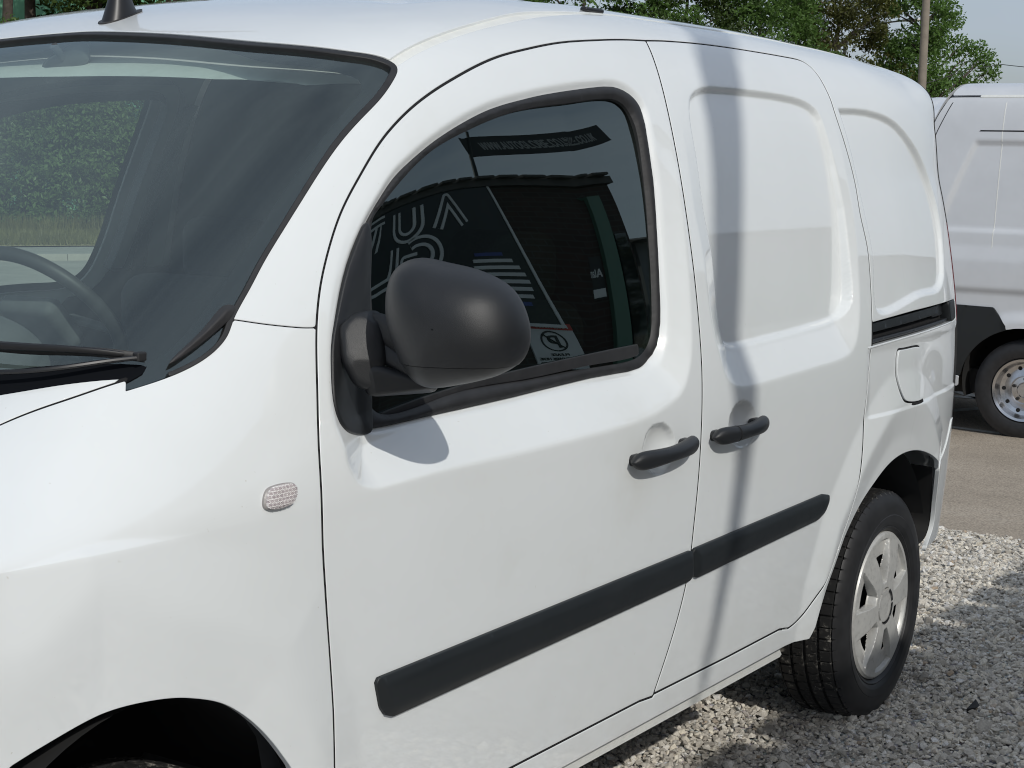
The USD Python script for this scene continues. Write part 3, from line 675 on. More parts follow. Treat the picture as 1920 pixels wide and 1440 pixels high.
# door handles: a bowed grip standing off a dish
def handle(name_pts, lock_left):
    (x0, u0), (x1, u1) = name_pts
    t = np.linspace(0, 1, 61)
    x = x0 + (x1 - x0) * t; u = u0 + (u1 - u0) * t
    off = .008 + .026 * np.sin(np.pi * np.clip(t, 0, 1)) ** .55
    c = VAN.at(x, u, off)
    wz = .0150 + .006 * (np.abs(t - .5) * 2) ** 1.5
    rr = np.stack([.0125 + .003 * np.sin(np.pi * t), wz * np.sqrt(np.clip(1 - (np.abs(t - .5) * 2) ** 9, .02, 1))], 1)
    m = sweep(c, rr, 18)
    feet = []
    for k in (6, 54):
        a = VAN.at(np.array([x[k]]), np.array([u[k]]), np.array([-.010]))[0]; b = c[k]
        feet.append(rbox((.038, .030, .022), .009, 2, ((a + b) / 2)))
    return m, feet, sweep(c[16:18], rr[16:18] + .0004, 18)


for nm, (pts, left) in enumerate((([(1.166, .757), (1.414, .764)], False), ([(1.506, .762), (1.744, .766)], True))):
    g, feet, joint = handle(pts, left)
    h_ = part(van, "door_handle", g, "black_plastic", 40)
    for ft in feet:
        part(h_, "handle_foot", ft, "black_plastic", 40)
    if not left:
        xk, uk = 1.4095, .7650
        c = VAN.at(np.array([xk]), np.array([uk]), np.array([.016]))[0]
        part(h_, "key_hole", trimesh.creation.icosphere(2, .0055).apply_translation(c + [.003, -.004, 0]), "dark_void", True)
    else:
        part(h_, "grip_joint", joint, "dark_void", 40)

# side repeater lamp: ribbed clear lens in a pale rim
rep = closed(T["repeater"])
rp = part(van, "side_repeater", skin(VAN, rep.buffer(.0008), .003, lambda p: .003 + .004 * soft(sdist(rep.buffer(.0008), p), .004, .001), r=.001, depth=.006), "lamp_rim", True)
part(rp, "lens", skin(VAN, rep.buffer(-.0022), .0016, lambda p: .0075 + .0014 * np.sin(p[:, 1] * 2 * np.pi / .0052) * np.sin(p[:, 0] * 2 * np.pi / .0065) + .003 * soft(sdist(rep.buffer(-.0022), p), .008, .002), r=.001, depth=.005), "repeater_lens", True)

# ------------------------------------------------------------------ door mirror
MO, MD = np.array([.444, -1.028, 1.243]), .105
mey = np.array([.22, -.975, 0.]); mey /= np.linalg.norm(mey); mez = np.array([0, 0, 1.]); mnf = np.cross(mez, mey)
mnf = -mnf if mnf[0] > 0 else mnf
MRAD = np.array([0.1113, 0.108, 0.105, 0.1017, 0.0971, 0.0921, 0.0883, 0.0863, 0.0858, 0.0871, 0.091, 0.0987, 0.1104, 0.1208, 0.1238, 0.1199, 0.114, 0.1088, 0.1041, 0.1005, 0.0985, 0.099, 0.1021, 0.1062, 0.1083, 0.1051, 0.0983, 0.0932, 0.091, 0.0912, 0.0937, 0.098, 0.1038, 0.1105, 0.1143, 0.1141])


def mirror_shell(K=26, N=108, inset=0.0):
    th0 = np.linspace(0, 2 * np.pi, len(MRAD) + 1); cs = CubicSpline(th0, np.r_[MRAD, MRAD[0]], bc_type="periodic")
    th = np.linspace(0, 2 * np.pi, N, endpoint=False); rad = cs(th) - inset
    tt = np.sin(np.linspace(0, np.pi / 2, K)) ** 1.0
    rows = []
    for t in tt:
        s = (1 - min(t, .99999) ** 2.4) ** (1 / 2.4)
        rows.append(MO + (rad * s * np.cos(th))[:, None] * mey + (rad * s * np.sin(th))[:, None] * mez + (MD - inset) * t * mnf)
    v = np.vstack(rows)
    i, j = np.meshgrid(np.arange(K - 1), np.arange(N), indexing="ij")
    A, B, C_, D = i * N + j, i * N + (j + 1) % N, (i + 1) * N + (j + 1) % N, (i + 1) * N + j
    f = np.vstack([np.stack([A, B, C_], -1).reshape(-1, 3), np.stack([A, C_, D], -1).reshape(-1, 3)])
    back = MO + ((rad - .004) * np.cos(th))[:, None] * mey + ((rad - .004) * np.sin(th))[:, None] * mez - .012 * mnf
    n0 = len(v); v = np.vstack([v, back, [MO - .012 * mnf]])
    k = np.arange(N); k2 = (k + 1) % N
    f = np.vstack([f, np.stack([k, n0 + k2, k2], 1), np.stack([k, n0 + k, n0 + k2], 1), np.stack([n0 + k, np.full(N, n0 + N), n0 + k2], 1)])
    m = trimesh.Trimesh(v, f, process=True); m.fix_normals()
    return m, th, rad


ms, mth, mrad = mirror_shell()
zs = 1.186
up_ = trimesh.intersections.slice_mesh_plane(ms, [0, 0, 1], [0, 0, zs + .0006], cap=False)
ms2, _, _ = mirror_shell(inset=.0012)
lo_ = trimesh.intersections.slice_mesh_plane(ms2, [0, 0, -1], [0, 0, zs - .0004], cap=False)
mp = part(van, "door_mirror", up_, "black_plastic", 50)
part(mp, "lower_shell", lo_, "black_plastic", 50)
rr = mrad - .012
gl = MO - .0135 * mnf + (rr * np.cos(mth))[:, None] * mey + (rr * np.sin(mth))[:, None] * mez
k = np.arange(len(gl))
part(mp, "mirror_glass", (np.vstack([gl, [MO - .0135 * mnf]]), np.stack([k, np.full(len(gl), len(gl)), (k + 1) % len(gl)], 1)), "mirror_silver")


def hull(pts_r):
    sp = trimesh.creation.icosphere(2)
    return trimesh.convex.convex_hull(np.vstack([sp.vertices * r + np.array(c) for c, r in pts_r]))


def sp(x, u, o):
    return VAN.at(np.array([x]), np.array([u]), np.array([o]))[0]


base_blk = hull([(sp(.384, 1.205, .004), .012), (sp(.405, 1.212, .016), .012), (sp(.437, 1.200, .020), .010), (sp(.372, 1.14, .006), .012), (sp(.384, 1.085, .006), .012), (sp(.40, 1.068, .016), .012), (sp(.418, 1.175, .034), .010), (sp(.410, 1.11, .034), .010)])
def soften(m, edge=.006, it=6):
    """Rounds a hull: finer triangles, then volume-keeping smoothing."""
    mm = manifold3d.Manifold(manifold3d.Mesh(vert_properties=np.array(m.vertices, np.float32), tri_verts=np.array(m.faces, np.uint32))).refine_to_length(edge).to_mesh()
    m = trimesh.Trimesh(mm.vert_properties[:, :3], mm.tri_verts, process=True)
    return trimesh.smoothing.filter_taubin(m, .5, -.52, iterations=it)


base_blk = soften(base_blk)
part(mp, "arm_base", base_blk, "black_plastic", 60)
arm_top = hull([(sp(.428, 1.198, .026), .011), (sp(.424, 1.160, .030), .010), ((.425, -.965, 1.214), .016), ((.425, -.965, 1.188), .012), ((.47, -.95, 1.21), .02)])
arm_low = hull([(sp(.422, 1.146, .028), .0095), (sp(.418, 1.120, .028), .009), ((.425, -.965, 1.170), .0095), ((.425, -.965, 1.160), .009)])
part(mp, "arm_cover", soften(arm_top), "black_plastic", 60)
part(mp, "arm_cover", soften(arm_low, .005, 8), "black_plastic", 60)
part(mp, "arm_bracket", soften(hull([(sp(.398, 1.095, .024), .012), (sp(.40, 1.055, .012), .012), (sp(.44, 1.05, .02), .010), ((.432, -.975, 1.148), .008), ((.47, -.96, 1.140), .010)])), "black_plastic", 60)
# the far mirror, plainly
fm = ms.copy(); fm.vertices = fm.vertices * [1, -1, 1]; fm.invert()
part(van, "far_mirror", fm, "black_plastic", 50)

# ------------------------------------------------------------------ wheels
TR, RIM = .312, .203


def tyre_mesh(n=180, fine=True):
    W = .0975
    prof = [(.198, -.075), (.205, -.084), (.210, -.0885), (.2115, -.0905), (.2135, -.0905), (.215, -.089), (.222, -.094), (.226, -.0955), (.2275, -.0968), (.2455, -.0995), (.247, -.0983), (.250, -.0985), (.268, -.0975), (.285, -.092), (.2995, -.083), (.306, -.076)]
    tread = []
    for y0, y1 in ((-.072, -.042), (-.034, -.004), (.004, .034), (.042, .072)):
        cr = lambda y: TR - .055 * (y / .1) ** 2 * .1
        tread += [(cr(y0) - .007, y0 - .0005), (cr(y0), y0 + .001), (cr((y0 + y1) / 2), (y0 + y1) / 2), (cr(y1), y1 - .001), (cr(y1) - .007, y1 + .0005)]
    prof = prof + tread + [(r, -y) for r, y in prof[::-1]]
    m = lathe_y(prof, n * (4 if fine else 1))
    v = np.array(m.vertices)
    r = np.hypot(v[:, 0], v[:, 2]); a = np.arctan2(v[:, 2], v[:, 0])
    if fine:
        ph = a * 62 / (2 * np.pi) + np.where(np.abs(v[:, 1]) > .038, 0.0, v[:, 1] * 9)
        cut = (np.abs((ph % 1) - .5) > .44) & (r > TR - .012) & (np.abs(v[:, 1]) > .030)
        cut2 = (np.abs(((ph * 1.5) % 1) - .5) > .46) & (r > TR - .004) & (np.abs(v[:, 1]) <= .030)
        dr = np.where(cut, .0045, 0) + np.where(cut2, .003, 0)
        s = (r - dr) / r; v[:, 0] *= s; v[:, 2] *= s
    # the contact patch flattens a little
    m = trimesh.Trimesh(v, m.faces, process=False)
    return m


def hubcap_mesh():
    nr, na = 72, 540
    rad = np.linspace(.001, .200, nr); a = np.linspace(0, 2 * np.pi, na, endpoint=False)
    R, A = np.meshgrid(rad, a, indexing="ij")
    off = math.radians(8)
    ph = ((A - off) / (2 * np.pi) * 6 + .5) % 1 - .5                      # 0 on a spoke's middle
    arc = np.abs(ph) * (2 * np.pi / 6) * R                                   # metres from the spoke's middle
    half = .0235 + .014 * smst(.06, .19, R)
    win = smst(.0, .0035, arc - half) * smst(.066, .076, R) * (1 - smst(.178, .184, R))
    z = .010 + .010 * (1 - smst(.10, .20, R)) - .004 * (1 - smst(.0, .045, R))
    z = z - win * (.011 + .016 * (1 - smst(.085, .175, R)))
    z = z - .0025 * smst(.003, .007, np.abs(arc - half)) * 0
    ringc = np.abs(R - .048)
    z = z - .012 * (ringc < .0034) * (np.abs(((A * 3 / np.pi) % 1) - .5) < .40)
    z = z - .007 * smst(.193, .200, R)
    hole = (win > .85) & (R > .079) & (R < .140)
    v = np.stack([R * np.cos(A), -z, R * np.sin(A)], -1).reshape(-1, 3)
    i, j = np.meshgrid(np.arange(nr - 1), np.arange(na), indexing="ij")
    keep = ~(hole[:-1] & hole[1:] & np.roll(hole, -1, 1)[:-1] & np.roll(hole, -1, 1)[1:])
    i, j = i[keep], j[keep]
    P0, P1, P2, P3 = i * na + j, i * na + (j + 1) % na, (i + 1) * na + (j + 1) % na, (i + 1) * na + j
    f = np.vstack([np.stack([P0, P1, P2], 1), np.stack([P0, P2, P3], 1)])
    n0 = len(v)
    edge = v[(nr - 1) * na:] + [0, .022, 0]
    v = np.vstack([v, edge]); k = np.arange(na); k2 = (k + 1) % na; b = (nr - 1) * na
    f = np.vstack([f, np.stack([b + k, b + k2, n0 + k2], 1), np.stack([b + k, n0 + k2, n0 + k], 1)])
    return v, f


def wheel(x, y, side, fine):
    w = UsdGeom.Xform.Define(stage, numbered(path_of(van), "wheel"))
    w.AddTranslateOp().Set(Gf.Vec3d(x, y, WHEEL_Z)); w.AddRotateYOp().Set(float(rng.uniform(0, 60) if (x < 1 or side > 0) else 0))
    if side > 0:
        w.AddRotateZOp().Set(180.0)
    tm = tyre_mesh(180 if fine else 64, fine)
    wall = np.abs(tm.triangles_center[:, 1]) > .0735
    ty = part(w, "tyre", trimesh.Trimesh(tm.vertices, tm.faces[~wall], process=False), "tyre_rubber", 35)
    for sg_ in (-1, 1):
        part(ty, "sidewall", trimesh.Trimesh(tm.vertices, tm.faces[wall & (tm.triangles_center[:, 1] * sg_ > 0)], process=True), "tyre_wall", 35)
    v, f = hubcap_mesh()
    part(w, "hubcap", (v + [0, -.080, 0], f), "hubcap_silver", 25)
    disc = lathe_y([(.02, -.045), (.06, -.05), (.075, -.038), (.12, -.030), (.155, -.046), (.17, -.05), (.185, -.03), (.197, -.072), (.199, .07)], 64)
    part(w, "steel_disc", disc, "steel_dark", 30)
    part(w, "brake_drum", lathe_y([(.001, -.028), (.11, -.028), (.115, .02), (.115, .06)], 48), "rusty_steel", 30)
    for a0, a1 in ((-95, -52), (-46, 2), (8, 62)):
        sl = np.radians(np.linspace(a0, a1, 14)); k_ = np.arange(13)
        va = np.vstack([np.stack([r_ * np.cos(sl), np.full(14, -.1022 + .0 * r_), r_ * np.sin(sl)], 1) for r_ in (.0405, .0495)])
        part(w, "cap_slot", (np.vstack([va, va + [0, .012, 0]]), np.vstack([np.stack([k_, k_ + 1, k_ + 15], 1), np.stack([k_, k_ + 15, k_ + 14], 1), np.stack([k_ + 28, k_ + 43, k_ + 29], 1), np.stack([k_ + 28, k_ + 42, k_ + 43], 1)])), "dark_void")
    part(w, "hub_emblem", lathe_y([(.0005, -.0985), (.028, -.0985), (.034, -.097), (.036, -.093)], 48), "hubcap_silver", 30)
    return w


wheel(2.697, -.7665, -1, True)
wheel(0.0, -.7605, -1, True)
wheel(2.697, .7665, 1, False)
wheel(0.0, .7605, 1, False)

# ------------------------------------------------------------------ wiper, aerial
def on_ws(pts, off, n=40):
    c = crom(pts, .01); o = np.interp(np.linspace(0, 1, len(c)), np.linspace(0, 1, len(off)), off)
    return VAN.at(c[:, 0], c[:, 1], o)


wp = UsdGeom.Xform.Define(stage, numbered(path_of(van), "windscreen_wiper"))
blade = on_ws([(-.100, 1.95), (-.064, 1.734), (-.042, 1.624), (.022, 1.474), (.040, 1.436)], [.012, .012, .012, .011, .010])
part(wp, "blade", sweep(blade, np.array([.003, .0065]) * np.ones((len(blade), 2)), 8), "black_rubber", 40)
spo = on_ws([(-.108, 1.95), (-.073, 1.745), (-.046, 1.63), (-.006, 1.53), (.018, 1.480)], [.022, .024, .022, .017, .012])
part(wp, "spoiler", sweep(spo, np.stack([np.linspace(.0065, .003, len(spo)), np.linspace(.0085, .004, len(spo))], 1), 8), "antenna_black", 40)
arm = on_ws([(-.145, 1.95), (-.104, 1.681), (-.052, 1.553), (-.002, 1.484), (.030, 1.446)], [.018, .020, .019, .017, .014])
part(wp, "arm", sweep(arm, np.array([.004, .0035]) * np.ones((len(arm), 2)), 8), "antenna_black", 40)
part(wp, "blade_clip", rbox((.018, .012, .013), .003, 2, on_ws([(.034, 1.448), (.039, 1.438), (.041, 1.434)], [.012, .012])[0]), "black_rubber", 40)
for s_ in np.linspace(1.71, 1.80, 3):
    c = VAN.at(np.array([-.068 - .16 * (s_ - 1.73)]), np.array([s_]), np.array([.032]))[0]
    part(wp, "spoiler_slot", rbox((.010, .022, .006), .002, 2, c), "faded_plastic", 40)

ae = UsdGeom.Xform.Define(stage, numbered(path_of(van), "roof_aerial"))
zr = lambda x: float(VAN.base(np.array(x), np.array(UM - 1e-4))[2])
fin = []
for t in np.linspace(0, 1, 10):
    x0, x1 = .716 + .030 * t ** .8, .813 - .032 * t ** .55
    h_ = .064 * t
    w = .019 * (1 - t) ** .7 + .006
    L = (x1 - x0) / 2; cx = (x0 + x1) / 2
    g = np.linspace(0, 2 * np.pi, 28, endpoint=False)
    zb_ = np.interp(cx + L * np.cos(g), [.70, .82], [zr(.70), zr(.82)]) * (1 - t) + (zr(.765)) * t
    fin.append(np.stack([cx + L * np.cos(g), w * np.sin(g) * (1 - .25 * np.cos(g)), zb_ + h_ - .003], 1))
v = np.vstack(fin + [fin[-1].mean(0)[None]]); K, N = 10, 28
i, j = np.meshgrid(np.arange(K - 1), np.arange(N), indexing="ij")
A, B, C_, D = i * N + j, i * N + (j + 1) % N, (i + 1) * N + (j + 1) % N, (i + 1) * N + j
f = np.vstack([np.stack([A, B, C_], -1).reshape(-1, 3), np.stack([A, C_, D], -1).reshape(-1, 3), np.stack([(K - 1) * N + np.arange(N), (K - 1) * N + (np.arange(N) + 1) % N, np.full(N, K * N)], 1)])
part(ae, "aerial_base", (v, f), "antenna_black", 50)
m0 = np.array([.770, 0, zr(.765) + .045])
part(ae, "aerial_mast", sweep([m0, m0 + [.03, 0, .05], m0 + [.28, 0, .30]], [.0062, .0055, .0030], 10), "antenna_black", 60)
gk = []
for t in (0, 1):
    g = np.linspace(0, 2 * np.pi, 40, endpoint=False); xg = .7645 + (.052 + .001 * t) * np.cos(g); yg = .027 * np.sin(g) * (1 - .25 * np.cos(g))
    gk.append(np.stack([xg, yg, np.interp(xg, [.70, .82], [zr(.70), zr(.82)]) + (.004 if t == 0 else -.006)], 1))
k = np.arange(40); k2 = (k + 1) % 40
part(ae, "aerial_gasket", (np.vstack(gk + [gk[0].mean(0)[None]]), np.vstack([np.stack([k, k + 40, k2 + 40], 1), np.stack([k, k2 + 40, k2], 1), np.stack([k, k2, np.full(40, 80)], 1)])), "faded_plastic", 40)
# roof rail mounting cap
c = VAN.at(np.array([1.555]), np.array([1.7475]), np.array([.0]))[0]
part(van, "roof_rail_cap", rbox((.075, .018, .010), .0045, 3, c + [0, 0, .003]), "antenna_black", 40)

# ------------------------------------------------------------------ cabin
xs = np.array([[-.10, .98], [-.06, 1.055], [.05, 1.085], [.20, 1.095], [.36, 1.10], [.44, 1.085], [.475, 1.04], [.47, .95], [.50, .80], [.46, .62], [.30, .50]])
ys = np.linspace(-.80, .80, 33)
dv = []
for y in ys:
    q = xs.copy()
    q[:, 1] += .018 * np.cos(y / .8 * np.pi / 2) * (q[:, 1] > .9)
    q[:, 0] += -.10 * (1 - (y / .8) ** 2) * (q[:, 0] < .1)
    dv.append(np.stack([q[:, 0], np.full(len(q), y), q[:, 1]], 1))
K, N = len(ys), len(xs)
i, j = np.meshgrid(np.arange(K - 1), np.arange(N - 1), indexing="ij")
A, B, C_, D = i * N + j, i * N + j + 1, (i + 1) * N + j + 1, (i + 1) * N + j
db = part(van, "dashboard", (np.vstack(dv), np.vstack([np.stack([A, C_, B], -1).reshape(-1, 3), np.stack([A, D, C_], -1).reshape(-1, 3)])), "cabin_grey", 50)
hood = trimesh.creation.icosphere(4); hood.apply_scale([.20, .19, .115]); hood.apply_translation([.40, .10, 1.085])
part(db, "instrument_hood", hood, "cabin_grey", 60)
part(van, "headliner", skin(VAN, both(Polygon([(.70, 1.66), (1.7, 1.66), (1.7, UM), (.585, UM), (.59, 1.95), (.62, 1.75)])), .05, -.05, rim=False), "headliner_cloth", True)
part(van, "near_door_trim", skin(VAN, inner.intersection(sbox(-.5, .2, 1.72, 1.02)), .06, -.085, rim=False), "cabin_dark", True)
ub = np.linspace(.2, 2 * UM - .2, 120); be = VAN.at(np.full(120, 1.735), ub, np.full(120, -.062)); be[:, 0] = 1.735
part(van, "bulkhead", (np.vstack([be, [[1.735, 0, .33]]]), np.stack([np.arange(119), np.full(119, 120), np.arange(1, 120)], 1)), "cabin_dark")
part(van, "cab_floor", bx((-.2, -.78, .335), (1.735, .78, .36)), "cabin_dark")
for sgn in (-1, 1):
    se = part(van, "seat_back", rbox((.16, .48, .62), .06, 3, (1.42, sgn * .40, .88)), "seat_cloth", 60)
    part(van, "seat_cushion", rbox((.50, .50, .16), .06, 3, (1.15, sgn * .40, .60)), "seat_cloth", 60)
    part(se, "headrest", rbox((.10, .26, .16), .045, 3, (1.50, sgn * .40, 1.25)), "seat_cloth", 60)
SWC, SWT = np.array([.915, .385, 1.140]), math.radians(47)
e1 = np.array([0, 1., 0]); e2 = np.array([-math.cos(SWT), 0, math.sin(SWT)]); e3 = np.cross(e1, e2)
g = np.linspace(0, 2 * np.pi, 73)
ringp = SWC + .178 * (np.cos(g)[:, None] * e1 + np.sin(g)[:, None] * e2)
sw = UsdGeom.Xform.Define(stage, numbered(path_of(van), "steering_wheel"))
part(sw, "wheel_rim", sweep(ringp, .0155, 14, caps=False), "wheel_leather", 60)
hubm = rbox((.05, .17, .13), .022, 3)
M4 = np.eye(4); M4[:3, :3] = np.stack([e3, e1, e2], 1); M4[:3, 3] = SWC + e3 * (.03 if e3[0] < 0 else -.03)
hubm.apply_transform(M4)
part(sw, "wheel_boss", hubm, "cabin_grey", 60)
for aa in (-.25, math.pi + .25, -math.pi / 2):
    d_ = math.cos(aa) * e1 + math.sin(aa) * e2
    part(sw, "wheel_spoke", sweep([SWC + d_ * .06, SWC + d_ * .12, SWC + d_ * .176], np.array([[.02, .010], [.016, .009], [.016, .009]]), 10), "cabin_grey", 60)
# rear-view mirror and folded sun visors behind the glass
ra_, rb_ = np.array([.66, .105, 1.628]), np.array([.66, -.022, 1.677])
rvm = UsdGeom.Xform.Define(stage, numbered(path_of(van), "rear_view_mirror"))
tt = np.linspace(0, 1, 21)
part(rvm, "mirror_body", sweep(ra_ + (rb_ - ra_) * tt[:, None], np.stack([.010 * np.sqrt(np.clip(1 - (2 * tt - 1) ** 6, .02, 1)), .026 * np.sqrt(np.clip(1 - (2 * tt - 1) ** 6, .02, 1))], 1), 18), "cabin_grey", 60)
part(rvm, "mirror_stem", sweep([(ra_ + rb_) / 2, (ra_ + rb_) / 2 + [-.03, 0, .03]], .008, 8), "cabin_dark", 60)
for y0, y1 in ((-.60, -.17), (.19, .60)):
    cc = [VAN.at(np.array([.80]), np.array([UM - abs(y)]), np.array([-.075]))[0] * [1, 1 if y < 0 else -1, 1] for y in np.linspace(y0, y1, 9)]
    part(van, "sun_visor", sweep(np.array(cc), np.array([[.085, .010]] * 9), 16), "headliner_cloth", 60)

# ------------------------------------------------------------------ ground: yard, gravel bed, road, verge
def fall(x):
    return -.055 * np.clip(np.asarray(x, float) - 3.5, 0, 7)


RN = np.array([.51, .86]); RN /= np.hypot(*RN); RD = np.array([RN[1], -RN[0]])       # across and along the road
mat("tarmac", {
    "g": ("geometry", {}), "n": ("noise_texture", {"scale": 1.3, "detail": 7.0, "roughness": 0.7}),
    "r": ("rgb_ramp", {"ramp": [(0.3, (0.34, 0.285, 0.22)), (0.55, (0.41, 0.345, 0.27)), (0.75, (0.48, 0.415, 0.335))]}),
    "v": ("voronoi_texture", {"scale": 90.0}), "vr": ("rgb_ramp", {"ramp": [(0.0, (1.35, 1.32, 1.28)), (0.35, (1, 1, 1)), (0.8, (0.62, 0.62, 0.62))]}),
    "m": ("mix_color", {"blend_type": "multiply", "fac": 1.0, "use_clamp": False}),
    "b": ("bump", {"strength": 0.7, "distance": 0.004}),
    "p": ("principled_bsdf", {"roughness": 0.9})},
    [("g.position", "n.vector"), ("n.fac", "r.fac"), ("g.position", "v.vector"), ("v.distance", "vr.fac"), ("r.color", "m.a"), ("vr.color", "m.b"), ("m.result", "p.base_color"), ("v.distance", "b.height"), ("b.normal", "p.normal")])
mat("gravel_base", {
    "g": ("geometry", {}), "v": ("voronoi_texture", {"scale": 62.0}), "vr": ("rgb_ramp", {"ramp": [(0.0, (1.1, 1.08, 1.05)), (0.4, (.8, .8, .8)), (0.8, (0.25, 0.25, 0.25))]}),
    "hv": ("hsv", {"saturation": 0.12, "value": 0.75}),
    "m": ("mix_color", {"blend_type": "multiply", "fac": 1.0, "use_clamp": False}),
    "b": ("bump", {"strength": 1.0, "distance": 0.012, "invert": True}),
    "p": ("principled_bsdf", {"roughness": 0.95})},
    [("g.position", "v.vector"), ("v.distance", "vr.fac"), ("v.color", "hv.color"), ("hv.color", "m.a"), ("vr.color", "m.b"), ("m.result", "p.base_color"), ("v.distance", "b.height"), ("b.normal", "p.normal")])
mat("gravel_stone", {
    "o": ("object_info", {}), "r": ("rgb_ramp", {"ramp": [(0.0, (0.283, 0.256, 0.218)), (0.25, (0.48, 0.449, 0.396)), (0.55, (0.621, 0.58, 0.508)), (0.8, (0.734, 0.677, 0.568)), (0.95, (0.744, 0.728, 0.696)), (1.0, (0.40, 0.31, 0.22))]}),
    "g": ("geometry", {}), "n": ("noise_texture", {"scale": 160.0, "detail": 3.0}), "nr": ("rgb_ramp", {"ramp": [(0.3, (.78, .78, .78)), (.7, (1.1, 1.1, 1.1))]}),
    "m": ("mix_color", {"blend_type": "multiply", "fac": 1.0, "use_clamp": False}),
    "p": ("principled_bsdf", {"roughness": 0.9})},
    [("o.random", "r.fac"), ("g.position", "n.vector"), ("n.fac", "nr.fac"), ("r.color", "m.a"), ("nr.color", "m.b"), ("m.result", "p.base_color")])
plain("road_tarmac", (0.25, 0.24, 0.215), 0.9, var=0.15, scale=2.0, bump=0.003, bscale=120)
plain("pavement_grey", (0.24, 0.235, 0.215), 0.9, var=0.12, scale=3.0)
plain("kerb_stone", (0.33, 0.32, 0.29), 0.85, var=0.12, scale=5)
plain("line_paint", (0.52, 0.51, 0.47), 0.8, var=0.22, scale=18)
plain("verge_earth", (0.26, 0.22, 0.12), 1.0, var=0.35, scale=5)
plain("dark_stone", (0.03, 0.03, 0.032), 0.8, var=0.3, scale=90)


def sheet(xs_, ys_, zf, name, m, kind="structure"):
    X, Y = np.meshgrid(xs_, ys_, indexing="ij"); n1, n2 = X.shape
    v = np.stack([X, Y, zf(X, Y)], -1).reshape(-1, 3)
    i, j = np.meshgrid(np.arange(n1 - 1), np.arange(n2 - 1), indexing="ij")
    A, B, C_, D = i * n2 + j, (i + 1) * n2 + j, (i + 1) * n2 + j + 1, i * n2 + j + 1
    return struct(name, (v, np.vstack([np.stack([A, B, C_], -1).reshape(-1, 3), np.stack([A, C_, D], -1).reshape(-1, 3)])), m, True, kind)


gx = np.r_[-400, -100, -30, np.arange(-8, 16.1, .5), 25, 40, 60, 100, 250, 500]
sheet(gx, np.r_[-400, -100, -30, np.arange(-8, 12, 1.0), 15, 20, 30, 60, 120, 500], lambda X, Y: fall(X) - .006, "ground", "tarmac")


def ribbon(n0, n1, s0, s1, z, name, m, steps=40, kind="structure"):
    """A strip of ground along the road between two distances across it."""
    s = np.linspace(s0, s1, steps)
    v = []
    for n_ in (n0, n1):
        P_ = s[:, None] * RD + n_ * RN
        v.append(np.c_[P_, fall(P_[:, 0]) + z])
    k = np.arange(steps - 1)
    f = np.vstack([np.stack([k, k + 1, k + 1 + steps], 1), np.stack([k, k + 1 + steps, k + steps], 1)])
    v = np.vstack(v)
    m_ = trimesh.Trimesh(v, f, process=False)
    if m_.face_normals[0, 2] < 0:
        f = f[:, ::-1]
    return struct(name, (v, f), m, True, kind)


ribbon(16.0, 26.3, -60, 120, .000, "road", "road_tarmac")
ribbon(26.42, 28.6, -60, 120, .10, "pavement", "pavement_grey")
ribbon(28.6, 60, -60, 120, .12, "verge", "verge_earth")
for k_ in range(12):
    s0 = -8 + k_ * 1.55
    pk = [(s0 + a) * RD + (26.3 + b) * RN for a, b in ((0, 0), (1.54, 0), (1.54, .12), (0, .12))]
    ks = Polygon(pk)
    kb = trimesh.creation.extrude_polygon(ks, .24); kb.apply_translation([0, 0, float(fall(pk[0][0])) - .13])
    part("/World/pavement", "kerb_stone", kb, "kerb_stone")


def gravel_edge(y):
    y = np.asarray(y, float)
    return 5.50 + .11 * np.sin(1.5 * y + .9) + .06 * np.sin(4.1 * y + 2)


gxx = np.linspace(0, 1, 240); gyy = np.linspace(-4.15, 3.2, 190)
Tm, Ym = np.meshgrid(gxx, gyy, indexing="ij")
Xm = -4 + Tm * (gravel_edge(Ym) + 4)
lump = (meshkit.noise(np.stack([Xm * 2.3, Ym * 2.3, Xm * 0], -1), 3) - .5) * .022 * np.clip((gravel_edge(Ym) - Xm) / .4, 0, 1)
Zm = fall(Xm) + .002 + lump + .004
gv = np.stack([Xm, Ym, Zm], -1).reshape(-1, 3)
i, j = np.meshgrid(np.arange(239), np.arange(189), indexing="ij")
A, B, C_, D = i * 190 + j, (i + 1) * 190 + j, (i + 1) * 190 + j + 1, i * 190 + j + 1
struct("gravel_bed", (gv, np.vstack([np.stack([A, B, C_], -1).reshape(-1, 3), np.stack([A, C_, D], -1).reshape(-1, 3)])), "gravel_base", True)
from scipy.interpolate import RegularGridInterpolator
gz = RegularGridInterpolator((gxx, gyy), Zm, bounds_error=False, fill_value=0.0)


def gravel_z(x, y):
    t = (x + 4) / (gravel_edge(y) + 4)
    return gz(np.stack([t, y], -1))


NP = 10
protos = []
gi = UsdGeom.PointInstancer.Define(stage, "/World/gravel")
for k_ in range(NP):
    q = rng.normal(size=(13, 3)); q /= np.linalg.norm(q, axis=1, keepdims=True); q *= rng.uniform(.75, 1.1, (13, 1)); q *= [1.0, rng.uniform(.68, .95), rng.uniform(.45, .72)]
    h_ = trimesh.convex.convex_hull(q)
    usdkit.mesh(stage, f"/World/gravel/stone_{k_:03d}", h_, "/World/Looks/gravel_stone", smooth=False)
    protos.append(Sdf.Path(f"/World/gravel/stone_{k_:03d}"))


def scatter(n, x0, x1, y0, y1, lo, hi, keep=None):
    p = np.stack([rng.uniform(x0, x1, n), rng.uniform(y0, y1, n)], 1)
    if keep is not None:
        p = p[keep(p)]
    ragged = gravel_edge(p[:, 1]) + rng.exponential(.09, len(p)) - .03
    p = p[p[:, 0] < ragged]
    r = lo * np.exp(rng.normal(0, .28, len(p))) * (hi / lo) ** rng.uniform(0, 1, len(p))
    return np.c_[p, r]


